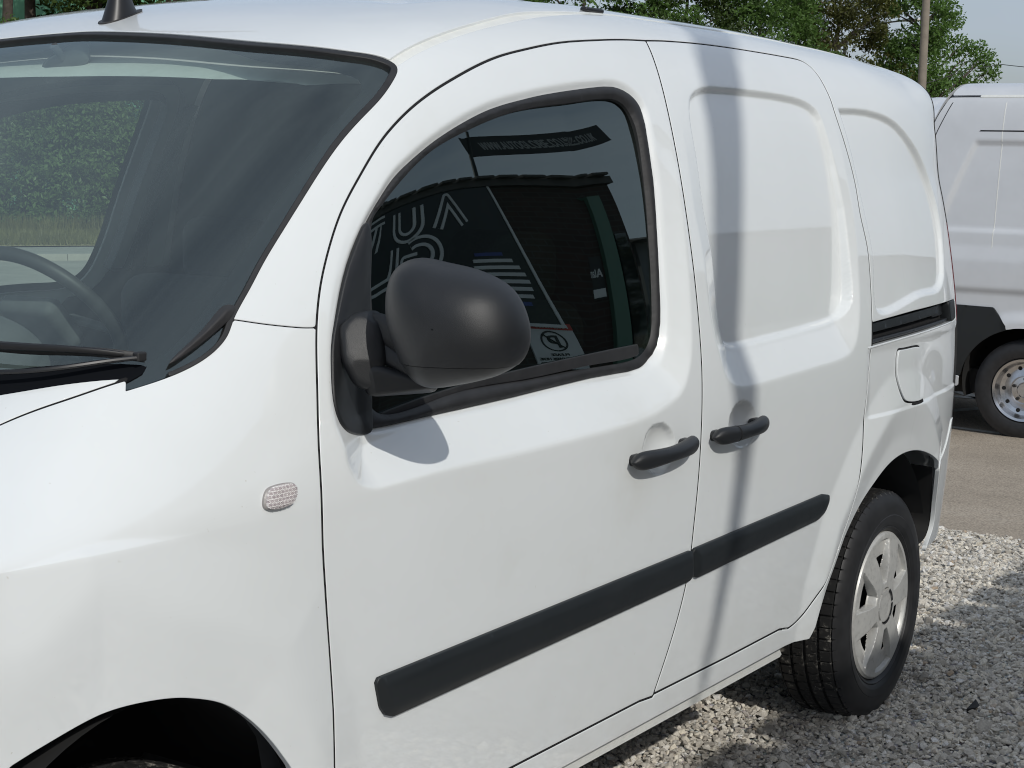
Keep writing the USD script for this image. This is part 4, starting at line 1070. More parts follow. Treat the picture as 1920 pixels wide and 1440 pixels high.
NEAR = lambda p: p[:, 1] > np.interp(p[:, 0], [.6, 1.5, 2.2, 5.6], [-.9, -1.15, -1.45, -1.6])
pts = np.vstack([
    scatter(125000, .6, 5.75, -1.7, .9, .0060, .0098, NEAR),
    scatter(26000, .6, 5.75, -1.7, .9, .0085, .0125, NEAR),
    scatter(16000, -3.5, 5.7, -4.1, -1.3, .012, .017), scatter(5000, -3.5, .6, -1.3, 3.0, .012, .017), scatter(5000, .6, 5.7, .9, 3.1, .012, .017)])
n_ = len(pts)
pz = gravel_z(pts[:, 0], pts[:, 1]); pz = np.where(pts[:, 0] > gravel_edge(pts[:, 1]), fall(pts[:, 0]) - .004, pz)
pos = np.c_[pts[:, :2], pz + pts[:, 2] * rng.uniform(-.15, .75, n_)]
yaw = rng.uniform(0, 2 * np.pi, n_); tilt = rng.normal(0, .45, n_); ax = rng.uniform(0, 2 * np.pi, n_)
q1 = np.stack([np.cos(yaw / 2), 0 * yaw, 0 * yaw, np.sin(yaw / 2)], 1); q2 = np.stack([np.cos(tilt / 2), np.sin(tilt / 2) * np.cos(ax), np.sin(tilt / 2) * np.sin(ax), 0 * ax], 1)
qw = q2[:, 0] * q1[:, 0] - (q2[:, 1:] * q1[:, 1:]).sum(1)
qv = q2[:, :1] * q1[:, 1:] + q1[:, :1] * q2[:, 1:] + np.cross(q2[:, 1:], q1[:, 1:])
gi.CreatePrototypesRel().SetTargets(protos)
gi.CreateProtoIndicesAttr(Vt.IntArray.FromNumpy(rng.integers(0, NP, n_).astype(np.int32)))
gi.CreatePositionsAttr(Vt.Vec3fArray.FromNumpy(pos.astype(np.float32)))
gi.CreateScalesAttr(Vt.Vec3fArray.FromNumpy(np.repeat(pts[:, 2:], 3, 1).astype(np.float32)))
gi.CreateOrientationsAttr(Vt.QuathArray([Gf.Quath(float(w), float(a), float(b), float(c)) for w, (a, b, c) in zip(qw, qv)]))
tag(gi, "loose grey angular gravel around the near white van", "gravel", kind="stuff")
ds = trimesh.convex.convex_hull(rng.normal(size=(16, 3)) * [.016, .012, .009]); ds.apply_translation([2.864, -1.069, .022])
p_ = part(None, "dark_stone", ds, "dark_stone", False); tag(p_, "single dark stone lying on the pale gravel right of the rear wheel", "stone")


def flat_line(pts2, w, name, m, z=.004):
    p = np.asarray(pts2, float); t = np.gradient(p, axis=0); t /= np.linalg.norm(t, axis=1, keepdims=True); nn = np.stack([t[:, 1], -t[:, 0]], 1)
    v = []
    for s_ in (-1, 1):
        q = p + nn * s_ * w / 2
        v.append(np.c_[q, fall(q[:, 0]) - .006 + z])
    k = np.arange(len(p) - 1); n1 = len(p)
    f = np.vstack([np.stack([k, k + n1, k + 1 + n1], 1), np.stack([k, k + 1 + n1, k + 1], 1)])
    v = np.vstack(v); mm = trimesh.Trimesh(v, f, process=False)
    if mm.face_normals[0, 2] < 0:
        f = f[:, ::-1]
    return struct(name, (v, f), m, True)


seg = lambda a, b, n=24: np.linspace(a, b, n)
flat_line(seg((10.62, 2.6), (9.75, -.4)), .11, "parking_line", "line_paint")
flat_line(seg((12.9, 2.75), (11.3, 1.2)), .12, "parking_line", "line_paint")
flat_line(seg((12.1, 1.35), (10.3, 2.35)), .12, "parking_line", "line_paint")
flat_line(seg((11.9, 2.75), (12.2, .8)), .12, "parking_line", "line_paint")

# ------------------------------------------------------------------ the high-roof vans beyond
HV = Shell([(.95, .30), (.985, .50), (1.0, .80), (1.0, 1.10), (.985, 1.40), (.945, 1.75), (.895, 2.08), (.855, 2.25), (.80, 2.35), (.70, 2.41), (.40, 2.44), (0, 2.45)],
           pchip([-4.35, -4.2, -3.9, -3.4, -3.15, -2.4, -1.95, -1.5, -1.0, .5, .85, .95], [.5, .88, 1.02, 1.15, 1.22, 1.80, 2.12, 2.34, 2.43, 2.45, 2.44, 2.40]),
           pchip([-4.35, -4.2, -3.9, -3.2, -2.4, -1.0, .6, .85, .92, .95, 1.4], [.6, .80, .91, .975, 1, 1, 1, .992, .975, .94, .90]), .95)


def lean(z):
    return .33 * np.clip((np.asarray(z, float) - 1.2) / 1.25, 0, 1) ** 2.0
_n = HV.normal(np.array(-1.0), np.array(.6)); HV.sign = 1.0 if _n[1] < 0 else -1.0
HU = HV.umax


def hu(z, x=0.0):
    uu = np.linspace(0, HU * .93, 500)
    return float(np.interp(z, HV.base(np.full(500, x), uu)[:, 2], uu))


def panel_van(name, label, loc, rotz, group=None):
    t = thing(name, label, "van", loc, rotz, group)
    arch = lambda cx, R: Polygon([(cx + R * 1.04 * math.cos(a), hu(.345 + R * math.sin(a))) for a in np.linspace(0, np.pi, 30)] + [(cx - R * 1.04, -.2), (cx + R * 1.04, -.2)])
    ar, af = arch(0, .43), arch(-3.3, .43)
    side = Polygon([(-4.2, .05), (-4.25, .9), (-4.0, 1.1), (-3.2, hu(1.18, -3.2)), (-2.45, hu(1.75, -2.4)), (-1.95, hu(2.02, -1.9)), (-1.0, hu(2.33)), (.93 - lean(2.33), hu(2.33)), (.94 - lean(2.2), hu(2.2)), (.94 - lean(2.0), hu(2.0)), (.94 - lean(1.7), hu(1.7)), (.94 - lean(1.4), hu(1.4)), (.95, hu(1.2)), (.95, .05)]).difference(ar).difference(af)
    bump_r = Polygon([(.955, hu(.42)), (.955, hu(.92)), (.22, hu(.905)), (.125, hu(.785)), (.10, hu(.60)), (.10, hu(.42))]).difference(ar.buffer(-.004))
    rec1 = Polygon([(-2.2, hu(1.42)), (.66, hu(1.42)), (.55, hu(1.75)), (.44, hu(2.03)), (-2.2, hu(2.03))]); seam_top = sbox(-2.3, hu(2.095), .42, hu(2.105))

    def rel(p):
        d = -.020 * soft(sdist(rec1, p), .016, .003)
        d += .022 * soft(p[:, 1] - hu(1.0), .03, .004) * (1 - soft(p[:, 1] - hu(1.22), .10, .004))
        d += .03 * soft(sdist(arch(0, .54), p), .06, .005)
        d += .03 * soft(sdist(arch(-3.3, .54), p), .06, .005)
        return d
    for mir in (True, False):
        h_ = .018 if mir else .05
        part(t, "side_panel", skin(HV, side.difference(bump_r), h_, rel, mirror=mir), "aged_white_paint", True)
        part(t, "rear_bumper_corner", skin(HV, bump_r, .02, lambda p: .012 + rel(p) * 0, mirror=mir), "strip_plastic", True)
        part(t, "roof_gutter", skin(HV, sbox(-1.0, hu(2.325), .45, hu(2.345)), .02, .0035, r=.003, depth=.02, mirror=mir), "seam_white", True)
        part(t, "panel_seam", skin(HV, seam_top, .02, .0015, r=.001, depth=.003, mirror=mir), "black_rubber", True)
        part(t, "panel_seam", skin(HV, sbox(.255, hu(1.30), .263, hu(2.30)), .02, lambda p: rel(p) + .0012, r=.002, depth=.003, mirror=mir), "seam_white", True)
        part(t, "rear_corner_seam", skin(HV, Polygon([(.885 - lean(z_), hu(z_)) for z_ in (.95, 1.3, 1.6, 1.9, 2.1, 2.3)] + [(.892 - lean(z_), hu(z_)) for z_ in (2.3, 2.1, 1.9, 1.6, 1.3, .95)]), .02, .001, r=.001, depth=.003, mirror=mir), "black_rubber", True)
        part(t, "side_window", skin(HV, Polygon([(-2.9, hu(1.30)), (-2.35, hu(1.72)), (-2.0, hu(1.80)), (-1.85, hu(1.30))]), .05, .003, rim=False, mirror=mir), "door_glass_dark", True)
    mm = both_hv = lambda g: unary_union([g.buffer(1e-4), shapely.affinity.affine_transform(g, [1, 0, 0, -1, 0, 2 * HU]).buffer(1e-4)])

    def dome_rel(p):
        v = np.abs(p[:, 1] - HU)
        return .018 * (soft(v - .24, .035, .005) - soft(v - .36, .035, .005)) * smst(-2.05, -1.8, p[:, 0]) * (1 - smst(-1.1, -.9, p[:, 0])) + .010 * soft(.16 - v, .04, .006) * smst(-1.0, -.8, p[:, 0])
    part(t, "roof", skin(HV, mm(Polygon([(-2.12, HU), (-2.02, HU - .62), (-1.92, hu(2.06, -1.9)), (-1.0, hu(2.345)), (.93 - lean(2.345), hu(2.345)), (.93 - lean(2.42), HU - .6), (.93 - lean(2.45), HU)])), .025, dome_rel), "aged_white_paint", True)
    part(t, "windscreen", skin(HV, mm(Polygon([(-3.13, HU), (-3.05, HU - .65), (-3.0, hu(1.23, -3)), (-2.40, hu(1.76, -2.4)), (-1.97, hu(2.01, -1.9)), (-2.04, HU - .62), (-2.14, HU)])), .05, -.002, rim=False), "door_glass_dark", True)
    part(t, "bonnet", skin(HV, mm(Polygon([(-4.22, HU), (-4.2, hu(.93, -4.2)), (-3.9, hu(1.02, -3.9)), (-3.1, hu(1.16, -3.1)), (-3.10, HU - .6), (-3.16, HU)])), .06), "aged_white_paint", True)
    part(t, "front_bumper", rbox((.35, 1.75, .42), .10, 3, (-4.2, 0, .52)), "strip_plastic", 60)
    a = np.linspace(.1, 2 * HU - .1, 90); e = HV.base(np.full(90, .944), a); e = HV.base(.938 - lean(e[:, 2]), a)
    part(t, "rear_door", (np.vstack([e, [[.945, 0, 1.2]]]), np.stack([np.arange(89), np.arange(1, 90), np.full(89, 90)], 1)), "aged_white_paint")
    part(t, "rear_bumper", rbox((.16, 1.8, .26), .05, 3, (.93, 0, .56)), "strip_plastic", 60)
    part(t, "underbody", cat([bx((-4.0, -.8, .28), (.9, .8, .45)), sweep([(-3.3, -.8, .34), (-3.3, .8, .34)], .05, 8), sweep([(0, -.8, .34), (0, .8, .34)], .06, 8)]), "underbody_black")
    part(t, "step_bar", sweep([(.50, .93, .40), (.95, .93, .42)], .022, 8), "strip_plastic", 40)
    for sgn in (-1, 1):
        part(t, "headlight", rbox((.22, .30, .22), .06, 2, (-4.1, sgn * .72, .88)), "lamp_lens", 60)
        for cx in (0, -3.3):
            part(t, "wheel_arch_liner", liner(cx, .40, .43, sgn * .955, sgn * .60, -.3, np.pi + .3), "underbody_black", True)
            w = UsdGeom.Xform.Define(stage, numbered(path_of(t), "wheel")); w.AddTranslateOp().Set(Gf.Vec3d(cx, sgn * .86, .345))
            if sgn > 0:
                w.AddRotateZOp().Set(180.0)
            pr = [(.215, -.07), (.225, -.10), (.26, -.112), (.30, -.108), (.33, -.092), (.345, -.075)]
            part(w, "tyre", lathe_y(pr + [(.345, -.03), (.338, -.028), (.338, -.02), (.345, -.018), (.345, .018), (.338, .02), (.338, .028), (.345, .03)] + [(r_, -y_) for r_, y_ in pr[::-1]], 96), "tyre_wall", 35)
            part(w, "steel_rim", lathe_y([(.001, -.075), (.045, -.075), (.055, -.062), (.09, -.058), (.105, -.045), (.150, -.030), (.178, -.038), (.190, -.055), (.198, -.092), (.214, -.100), (.220, -.092), (.220, .05)], 96), "chrome_rim", 30)
            for k_ in range(10):
                a_ = k_ * 2 * np.pi / 10
                hm = trimesh.creation.cylinder(.0135, .012, sections=16); hm.apply_transform(trimesh.transformations.rotation_matrix(np.pi / 2, [1, 0, 0])); hm.apply_translation([.153 * np.cos(a_), -.030, .153 * np.sin(a_)])
                part(w, "rim_hole", hm, "dark_void", 30)
            for k_ in range(5):
                a_ = k_ * 2 * np.pi / 5 + .3
                hm = trimesh.creation.cylinder(.012, .02, sections=6); hm.apply_transform(trimesh.transformations.rotation_matrix(np.pi / 2, [1, 0, 0])); hm.apply_translation([.078 * np.cos(a_), -.064, .078 * np.sin(a_)])
                part(w, "wheel_nut", hm, "steel_dark", 30)
    return t


plain("door_glass_dark", (0.008, 0.010, 0.011), 0.03, coat=1.0)
panel_van("high_roof_van", "tall white van with black rear bumper and chrome steel wheel behind the near van's tail", (11.02, .98, float(fall(12)) + .0), 90)
panel_van("high_roof_van", "white van roof dome showing in the gap between the two other vans", (13.95, 2.98, float(fall(14))), 0)

# ------------------------------------------------------------------ trees, hedge, green wall, pole, lamp
def leaf_mat(name, c0, c1, c2, trans=.35):
    mat(name, {"g": ("geometry", {}), "r": ("rgb_ramp", {"ramp": [(0.0, c0), (0.55, c1), (1.0, c2)]}),
               "n": ("noise_texture", {"scale": 0.55, "detail": 3.0}), "nr": ("rgb_ramp", {"ramp": [(.3, (.72, .72, .72)), (.7, (1.2, 1.2, 1.15))]}),
               "mm": ("mix_color", {"blend_type": "multiply", "fac": 1.0, "use_clamp": False}),
               "p": ("principled_bsdf", {"roughness": 0.45, "specular_ior_level": 0.35}), "t": ("translucent_bsdf", {}), "m": ("mix_closure", {"fac": trans})},
        [("g.random_per_island", "r.fac"), ("g.position", "n.vector"), ("n.fac", "nr.fac"), ("r.color", "mm.a"), ("nr.color", "mm.b"), ("mm.result", "p.base_color"), ("mm.result", "t.color"), ("p.BSDF", "m.closure1"), ("t.BSDF", "m.closure2")], surface="m.closure")


leaf_mat("leaf_dark", (0.046, 0.076, 0.018), (0.084, 0.125, 0.026), (0.162, 0.191, 0.039), .25)
leaf_mat("leaf_green", (0.09, 0.167, 0.038), (0.162, 0.266, 0.054), (0.292, 0.378, 0.08))
leaf_mat("leaf_olive", (0.106, 0.117, 0.031), (0.199, 0.185, 0.048), (0.32, 0.243, 0.078))
leaf_mat("leaf_hedge", (0.112, 0.179, 0.057), (0.211, 0.289, 0.099), (0.351, 0.413, 0.169), .4)
leaf_mat("grass_dry", (.16, .15, .055), (.24, .20, .085), (.33, .27, .13), .3)
plain("bark", (0.060, 0.048, 0.038), 0.95, var=0.35, scale=9, bump=0.02, bscale=14)
plain("bark_pale", (0.20, 0.175, 0.14), 0.95, var=0.3, scale=9)
plain("pole_wood", (0.215, 0.185, 0.15), 0.9, var=0.15, scale=5)
plain("lamp_grey", (0.42, 0.43, 0.44), 0.5)
plain("lamp_white", (0.70, 0.71, 0.72), 0.4)
plain("green_cladding", (0.17, 0.42, 0.26), 0.6, var=0.06, scale=1.0)


def leaves(c, size, up=.35, seed=0, spread=.5):
    """One bent four-sided leaf (two triangles) at each point."""
    r = np.random.default_rng(seed); n = len(c)
    d = r.normal(size=(n, 3)); d[:, 2] -= .15; d /= np.linalg.norm(d, axis=1, keepdims=True)
    nn = r.normal(size=(n, 3)); nn[:, 2] = np.abs(nn[:, 2]) + up; s = np.cross(d, nn); s /= np.linalg.norm(s, axis=1, keepdims=True) + 1e-9
    m = np.cross(s, d)
    L = size * r.uniform(.7, 1.3, (n, 1)); W = L * r.uniform(.38, .58, (n, 1))
    v = np.stack([c - d * L * .5, c + s * W * .5 + m * L * .10, c + d * L * .5, c - s * W * .5 + m * L * .10], 1).reshape(-1, 3)
    k = np.arange(n)[:, None] * 4
    return v, np.vstack([k + [[0, 1, 2]], k + [[0, 2, 3]]])


def clumps(centers, radii, per, seed):
    r = np.random.default_rng(seed)
    out = []
    for c, R in zip(centers, radii):
        q = r.normal(size=(per, 3)); q /= np.linalg.norm(q, axis=1, keepdims=True)
        out.append(c + q * (R * r.uniform(.35, 1.0, (per, 1)) ** .6) * [1, 1, .72])
    return np.vstack(out)


def tree(name, label, cat_, base, height, crown, leaf, n_cl, per, size, seed, trunk_r=.13, bark="bark", group=None, cl_r=(.3, .6), extra=None, low=.25, limbs=14):
    """crown: (radius across, from height, to height)."""
    r = np.random.default_rng(seed)
    b = np.array([base[0], base[1], float(fall(base[0])) + .12])
    t = thing(name, label, cat_, b, 0, group)
    R, h0, h1 = crown
    q = r.normal(size=(n_cl, 3)); q /= np.linalg.norm(q, axis=1, keepdims=True); q *= r.uniform(low, 1.0, (n_cl, 1)) ** .5
    cen = q * [R, R, (h1 - h0) / 2] + [0, 0, (h0 + h1) / 2]
    cen[:, :2] *= (1 + .25 * np.sin(cen[:, 2:3] * 2.1 + seed))
    if extra is not None:
        ex_ = np.asarray(extra) - b
        cen = np.vstack([cen, ex_, ex_ + r.normal(0, .16, ex_.shape), ex_ + r.normal(0, .22, ex_.shape)])
    lp = clumps(cen, r.uniform(*cl_r, len(cen)), per, seed + 1)
    zz_ = np.linspace(0, 1, 9)
    bend = np.stack([.25 * np.sin(zz_ * 2 + seed) - .25 * np.sin(seed), .2 * np.sin(zz_ * 2.7 + seed * 2) - .2 * np.sin(seed * 2), zz_ * (h0 + .75 * (h1 - h0))], 1)
    part(t, "trunk", sweep(bend, trunk_r * (1 - .78 * zz_), 12), bark, 60)
    lm = []
    for c in cen[r.permutation(len(cen))[:limbs]] if extra is None else np.vstack([cen[r.permutation(n_cl)[:limbs]], ex_]):
        a = bend[np.argmin(np.abs(bend[:, 2] - max(h0 * .7, c[2] - np.hypot(*(c[:2])) * .7)))]
        mid = (a + c) / 2 + r.normal(0, .12, 3) + [0, 0, .12]
        s_ = np.linspace(0, 1, 8)[:, None]
        lm.append(sweep((1 - s_) ** 2 * a + 2 * s_ * (1 - s_) * mid + s_ ** 2 * c, np.linspace(trunk_r * .32, .008, 8), 6))
    for l_ in lm:
        part(t, "limb", l_, bark, 60)
    part(t, "crown", leaves(lp, size, seed=seed + 2), leaf, False)
    return t


def along(s_, n_):
    return tuple(s_ * RD + n_ * RN)


HG = "trees in the row beyond the road"
tree("tree", "leftmost tall dark trunk in front of the green cladding wall", "tree", along(6.45, 35.6), 9, (2.0, 4.9, 9), "leaf_dark", 60, 60, .16, 11, trunk_r=.20, limbs=8)
tree("tree", "second dark trunk from the left, beside the roof's left end", "tree", along(7.25, 36.2), 9, (2.2, 4.7, 9.5), "leaf_dark", 70, 60, .16, 12, trunk_r=.22, limbs=8)
tree("tree", "dark leafy tree directly left of the roof aerial", "tree", along(8.55, 36.0), 9, (1.5, 2.6, 9), "leaf_dark", 150, 70, .14, 13, trunk_r=.20)
tree("tree", "dark tree half seen through the far door window", "tree", along(10.4, 36.5), 8, (2.0, 2.0, 8), "leaf_dark", 150, 70, .15, 14, trunk_r=.18)
tree("tree", "dark tree hidden behind the near van's cab roof", "tree", along(14.0, 36.5), 7.5, (2.6, 1.2, 7.5), "leaf_dark", 110, 60, .17, 15)
tree("ivy_clad_tree", "dense ivy-like tree rising behind the middle of the near van's roof", "tree", along(20.9, 36.0), 8, (2.3, 1.0, 8.2), "leaf_green", 330, 95, .115, 16, cl_r=(.25, .5), low=.45)
tree("ivy_clad_tree", "dense dark tree behind the roof, left of the bright green tree", "tree", along(23.6, 36.2), 8.5, (1.9, 1.0, 8.4), "leaf_dark", 330, 95, .115, 17, cl_r=(.25, .5), low=.45)
tree("leafy_tree", "bright green leafy tree between the dark tree and the olive-brown tree", "tree", along(26.1, 35.7), 8.5, (1.7, 1.0, 8.3), "leaf_green", 300, 95, .120, 18, bark="bark_pale", cl_r=(.25, .5), low=.4)
tree("leafy_tree", "olive-brown thinning tree with pale bare twigs left of the wooden pole", "tree", along(28.6, 35.9), 8.5, (1.75, .8, 8.2), "leaf_olive", 330, 90, .110, 19, bark="bark_pale", cl_r=(.22, .5), low=.35, limbs=46)
ex = [np.array([*along(s_, 35.2), z_]) for s_, z_ in ((31.7, 4.15), (31.9, 4.55), (32.1, 4.0), (32.3, 4.75), (32.5, 4.3), (32.7, 4.62), (32.95, 4.25), (33.1, 4.5), (33.2, 4.02), (32.6, 3.75), (32.2, 3.6), (31.8, 3.75), (31.6, 5.2), (31.85, 5.75), (31.4, 4.6), (31.5, 5.6), (31.45, 3.5), (31.9, 3.35), (33.35, 4.12), (31.7, 4.9), (32.05, 5.35))]
tree("leafy_tree", "loose green tree right of the wooden pole with sky showing through its branches", "tree", along(30.55, 35.2), 8, (1.05, 2.0, 7.4), "leaf_green", 240, 50, .120, 20, cl_r=(.20, .46), extra=ex, low=.3, limbs=26)

r_ = np.random.default_rng(41)
hn = 3600
hc = np.stack([np.where(r_.uniform(0, 1, hn) < .62, r_.uniform(4.5, 11.5, hn), r_.uniform(1.5, 21, hn)), r_.uniform(34.2, 35.9, hn)], 1); hz_ = r_.uniform(0, 1, hn) ** .8 * (3.0 + 0.9 * np.sin(hc[:, 0] * 1.1) + .5 * np.sin(hc[:, 0] * 3.1)) + .1
front = 34.35 + .35 * np.sin(hc[:, 0] * 2.3) + .3 * hz_ * .4
hc[:, 1] = np.maximum(hc[:, 1], front)
hw = hc[:, :1] * RD + hc[:, 1:] * RN
hcen = np.c_[hw, fall(hw[:, 0]) + .12 + hz_]
hd = thing("hedge", "bushy pale green hedge on the verge, seen through the near van's cab", "hedge", (0, 0, 0))
part(hd, "foliage", leaves(clumps(hcen, r_.uniform(.15, .36, hn), 30, 42), .115, seed=43), "leaf_hedge", False)
stems = []
for k_ in range(60):
    P_ = along(r_.uniform(1.5, 21), r_.uniform(34.8, 36)); z0 = float(fall(P_[0])) + .1
    stems.append(sweep([(*P_, z0), (P_[0] + r_.normal(0, .1), P_[1] + r_.normal(0, .1), z0 + 1.0), (P_[0] + r_.normal(0, .25), P_[1] + r_.normal(0, .25), z0 + 2.1)], [.03, .022, .008], 5))
for st_ in stems:
    part(hd, "stem", st_, "bark", 40)

ng = 26000
gs = np.stack([r_.uniform(2, 14, ng), r_.uniform(28.7, 34.6, ng)], 1); gw = gs[:, :1] * RD + gs[:, 1:] * RN
hgt = r_.uniform(.06, .20, ng) * (1 + 1.2 * (gs[:, 1] > 33.2)); ang_ = r_.uniform(0, 2 * np.pi, ng)
b0 = np.c_[gw, fall(gw[:, 0]) + .115]; wv = np.stack([np.cos(ang_), np.sin(ang_), 0 * ang_], 1) * .012; tip = b0 + np.c_[r_.normal(0, .05, (ng, 2)), hgt]
gvv = np.stack([b0 - wv, b0 + wv, tip], 1).reshape(-1, 3)
p_ = part(None, "verge_grass", (gvv, np.arange(ng * 3).reshape(-1, 3)), "grass_dry", False)
tag(p_, "dry straw-coloured grass along the verge below the hedge", "grass", kind="stuff")

gw_ = thing("green_clad_wall", "pale green corrugated wall behind the trunks at the left", "wall", (0, 0, 0))
for k_ in range(16):
    s0 = -2 + k_ * 1.02
    a, b = np.array(along(s0, 40.5)), np.array(along(s0 + 1.0, 40.5))
    prof = []
    for q_ in range(9):
        f_ = q_ / 8; off_ = .03 if q_ % 2 else 0
        P_ = a + (b - a) * f_ - RN * off_; prof.append(P_)
    v = np.vstack([np.c_[prof, np.full(9, -.5)], np.c_[prof, np.full(9, 7.0)]]); kk = np.arange(8)
    f = np.vstack([np.stack([kk, kk + 1, kk + 10], 1), np.stack([kk, kk + 10, kk + 9], 1)])
    part(gw_, "cladding_sheet", (v, f), "green_cladding")
part(gw_, "back_wall", trimesh.creation.extrude_polygon(Polygon([along(-2, 40.6), along(14.4, 40.6), along(14.4, 41.2), along(-2, 41.2)]), 7.4).apply_translation([0, 0, -.45]), "green_cladding")

PB = np.array([40.55, 12.985, float(fall(40)) + .05])
up_ = thing("utility_pole", "tapering brown-grey wooden pole standing in front of the trees", "pole", PB)
part(up_, "shaft", sweep([(0, 0, 0), (-.02, -.02, 4), (-.05, -.05, 9.5)], [.125, .105, .075], 16), "pole_wood", 60)
part(up_, "insulator_arm", sweep([(-.05 - .5 * RD[0], -.05 - .5 * RD[1], 9.0), (-.05 + .5 * RD[0], -.05 + .5 * RD[1], 9.0)], .04, 8), "pole_wood", 60)
LP_ = np.array([*along(30.0, 37.4), float(fall(45)) + .1])
lt = thing("street_lamp", "white-headed street lamp reaching out beside the wooden pole", "street lamp", LP_)
zl = 5.62
part(lt, "column", sweep([(0, 0, 0), (0, 0, zl - .55)], [.07, .05], 12), "lamp_grey", 60)
tip = RD * 1.0 - RN * 1.2
part(lt, "bracket_arm", sweep([(0, 0, zl - .6), (.15 * tip[0], .15 * tip[1], zl - .22), (.6 * tip[0], .6 * tip[1], zl - .02), (tip[0], tip[1], zl + .05)], [.035, .03, .025, .022], 10), "lamp_grey", 60)
hd_ = np.linspace(0, 1, 9)[:, None]; hp = np.array([tip[0], tip[1], zl + .06]) + hd_ * np.array([*(RD * .62 - RN * .2), .04])
part(lt, "lamp_head", sweep(hp, np.stack([.10 * np.sqrt(np.clip(1 - (2 * hd_[:, 0] - 1) ** 4, .05, 1)), .045 * np.sqrt(np.clip(1 - (2 * hd_[:, 0] - 1) ** 4, .05, 1))], 1), 14), "lamp_white", 60)
W0, W1 = np.array([42.1, 11.48, 3.98]), np.array([26.0, 2.2, 3.0]); ww = np.linspace(0, 1, 30)[:, None]
w_ = W0 + (W1 - W0) * ww; w_[:, 2] -= .5 * ww[:, 0] * (1 - ww[:, 0])
wr = part(None, "overhead_wire", sweep(np.vstack([[PB + [0, 0, 3.75]], [[41.6, 12.1, 3.85]], w_]), .009, 5), "black_rubber", 60)
tag(wr, "thin dark overhead wire leaving the tree at the right edge", "wire")

bh = thing("hedge", "tall dark hedge mirrored faintly in the near van's front wing", "hedge", (0, 0, 0))
r2_ = np.random.default_rng(77); nb = 420
bc = np.stack([r2_.uniform(-32, -1.5, nb), r2_.uniform(-15.5, -13.5, nb), r2_.uniform(.2, 1, nb)], 1); bc[:, 2] *= 3.2 + 1.3 * np.sin(bc[:, 0] * .7) + .6 * np.sin(bc[:, 0] * 1.9)
part(bh, "foliage", leaves(clumps(bc, r2_.uniform(.5, 1.0, nb), 26, 78), .34, seed=79), "leaf_dark", False)

# ------------------------------------------------------------------ what stands behind the camera: the sales cabin, its signs, the flags (mirrored in glass and paint)
mat("old_brick", {"g": ("geometry", {}), "mp": ("mapping", {"rotation": (math.pi / 2, 0, 0)}), "b": ("brick_texture", {"scale": 1.0, "brick_width": .225, "row_height": .075, "mortar_size": .008, "color1": (.030, .016, .012), "color2": (.048, .025, .018), "mortar": (.055, .052, .047)}),
                  "bp": ("bump", {"distance": .006, "strength": .6, "invert": True}), "p": ("principled_bsdf", {"roughness": .9})},
    [("g.position", "mp.vector"), ("mp.vector", "b.vector"), ("b.color", "p.base_color"), ("b.fac", "bp.height"), ("bp.normal", "p.normal")])
plain("sign_black", (0.008, 0.009, 0.010), 0.35)
plain("sign_white", (0.75, 0.76, 0.76), 0.5)
plain("sign_blue", (0.05, 0.08, 0.30), 0.5)
plain("sign_red", (0.55, 0.06, 0.05), 0.5)
plain("shed_grey", (0.16, 0.165, 0.17), 0.8, var=.1, scale=2)
plain("felt_roof", (0.09, 0.085, 0.08), 0.95, var=.2, scale=4)
plain("door_green", (0.10, 0.19, 0.14), 0.5)
plain("flag_cloth", (0.030, 0.033, 0.036), 0.85)
plain("flag_ink", (0.40, 0.41, 0.41), 0.85)
YB, HT, XL, XR = -4.50, 3.15, -.10, 7.88
sh = thing("sales_cabin", "flat-roofed dark brick cabin mirrored in the van's door window", "building", (0, 0, 0))
part(sh, "wall", bx((XL, YB - 3.2, -.6), (XR, YB, HT - .12)), "old_brick")
part(sh, "roof", bx((XL - .05, YB - 3.25, HT - .12), (XR + .05, YB + .05, HT)), "felt_roof")
for k_ in range(22):
    x0 = XL + k_ * (XR - XL) / 22
    part(sh, "roof_tile", rbox((.29, .20, .05), .015, 2, (x0 + .15, YB + .02, HT + .02)), "felt_roof", 60)
part(sh, "door", bx((7.40, YB - .02, -.25), (7.60, YB + .03, 2.85)), "door_green")
part(sh, "window", bx((7.64, YB - .02, .8), (7.82, YB + .02, 2.3)), "door_glass_dark")


def lettering(text, h, x_right, z, y, m, parent, name, bold=False, flip=True, depth=.006, width=None):
    """Text facing +y (reads from +x towards -x); flip=False faces -y."""
    tm = meshkit.text_mesh(text, h, depth, bold)
    if width:
        tm.apply_scale([width / tm.extents[0], 1, 1])
    v = np.array(tm.vertices); lo_ = v[:, 0].min(); v[:, 0] -= lo_
    if flip:
        w_ = np.stack([x_right - v[:, 0], y + v[:, 2], z + v[:, 1]], 1)
    else:
        w_ = np.stack([x_right + v[:, 0], y - v[:, 2], z + v[:, 1]], 1)
    return part(parent, name, trimesh.Trimesh(w_, tm.faces, process=False), m, False)


sg = thing("wall_sign", "big black sign with outlined white lettering on the cabin wall", "sign", (0, 0, 0))
sx0, sx1, sz0, sz1 = 2.1, 6.28, 1.32, 3.06
part(sg, "board", bx((sx0, YB + .004, sz0), (sx1, YB + .03, sz1)), "sign_black")
fr_ = [bx((sx0, YB + .0305, sz1 - .03), (sx1, YB + .036, sz1)), bx((sx0, YB + .0305, sz0), (sx1, YB + .036, sz0 + .03)), bx((sx1 - .03, YB + .0305, sz0 + .031), (sx1, YB + .036, sz1 - .031)), bx((sx0, YB + .0305, sz0 + .031), (sx0 + .03, YB + .036, sz1 - .031))]
part(sg, "border", cat(fr_), "sign_white")
# double-line capitals: strokes as offset outlines
from shapely.ops import linemerge


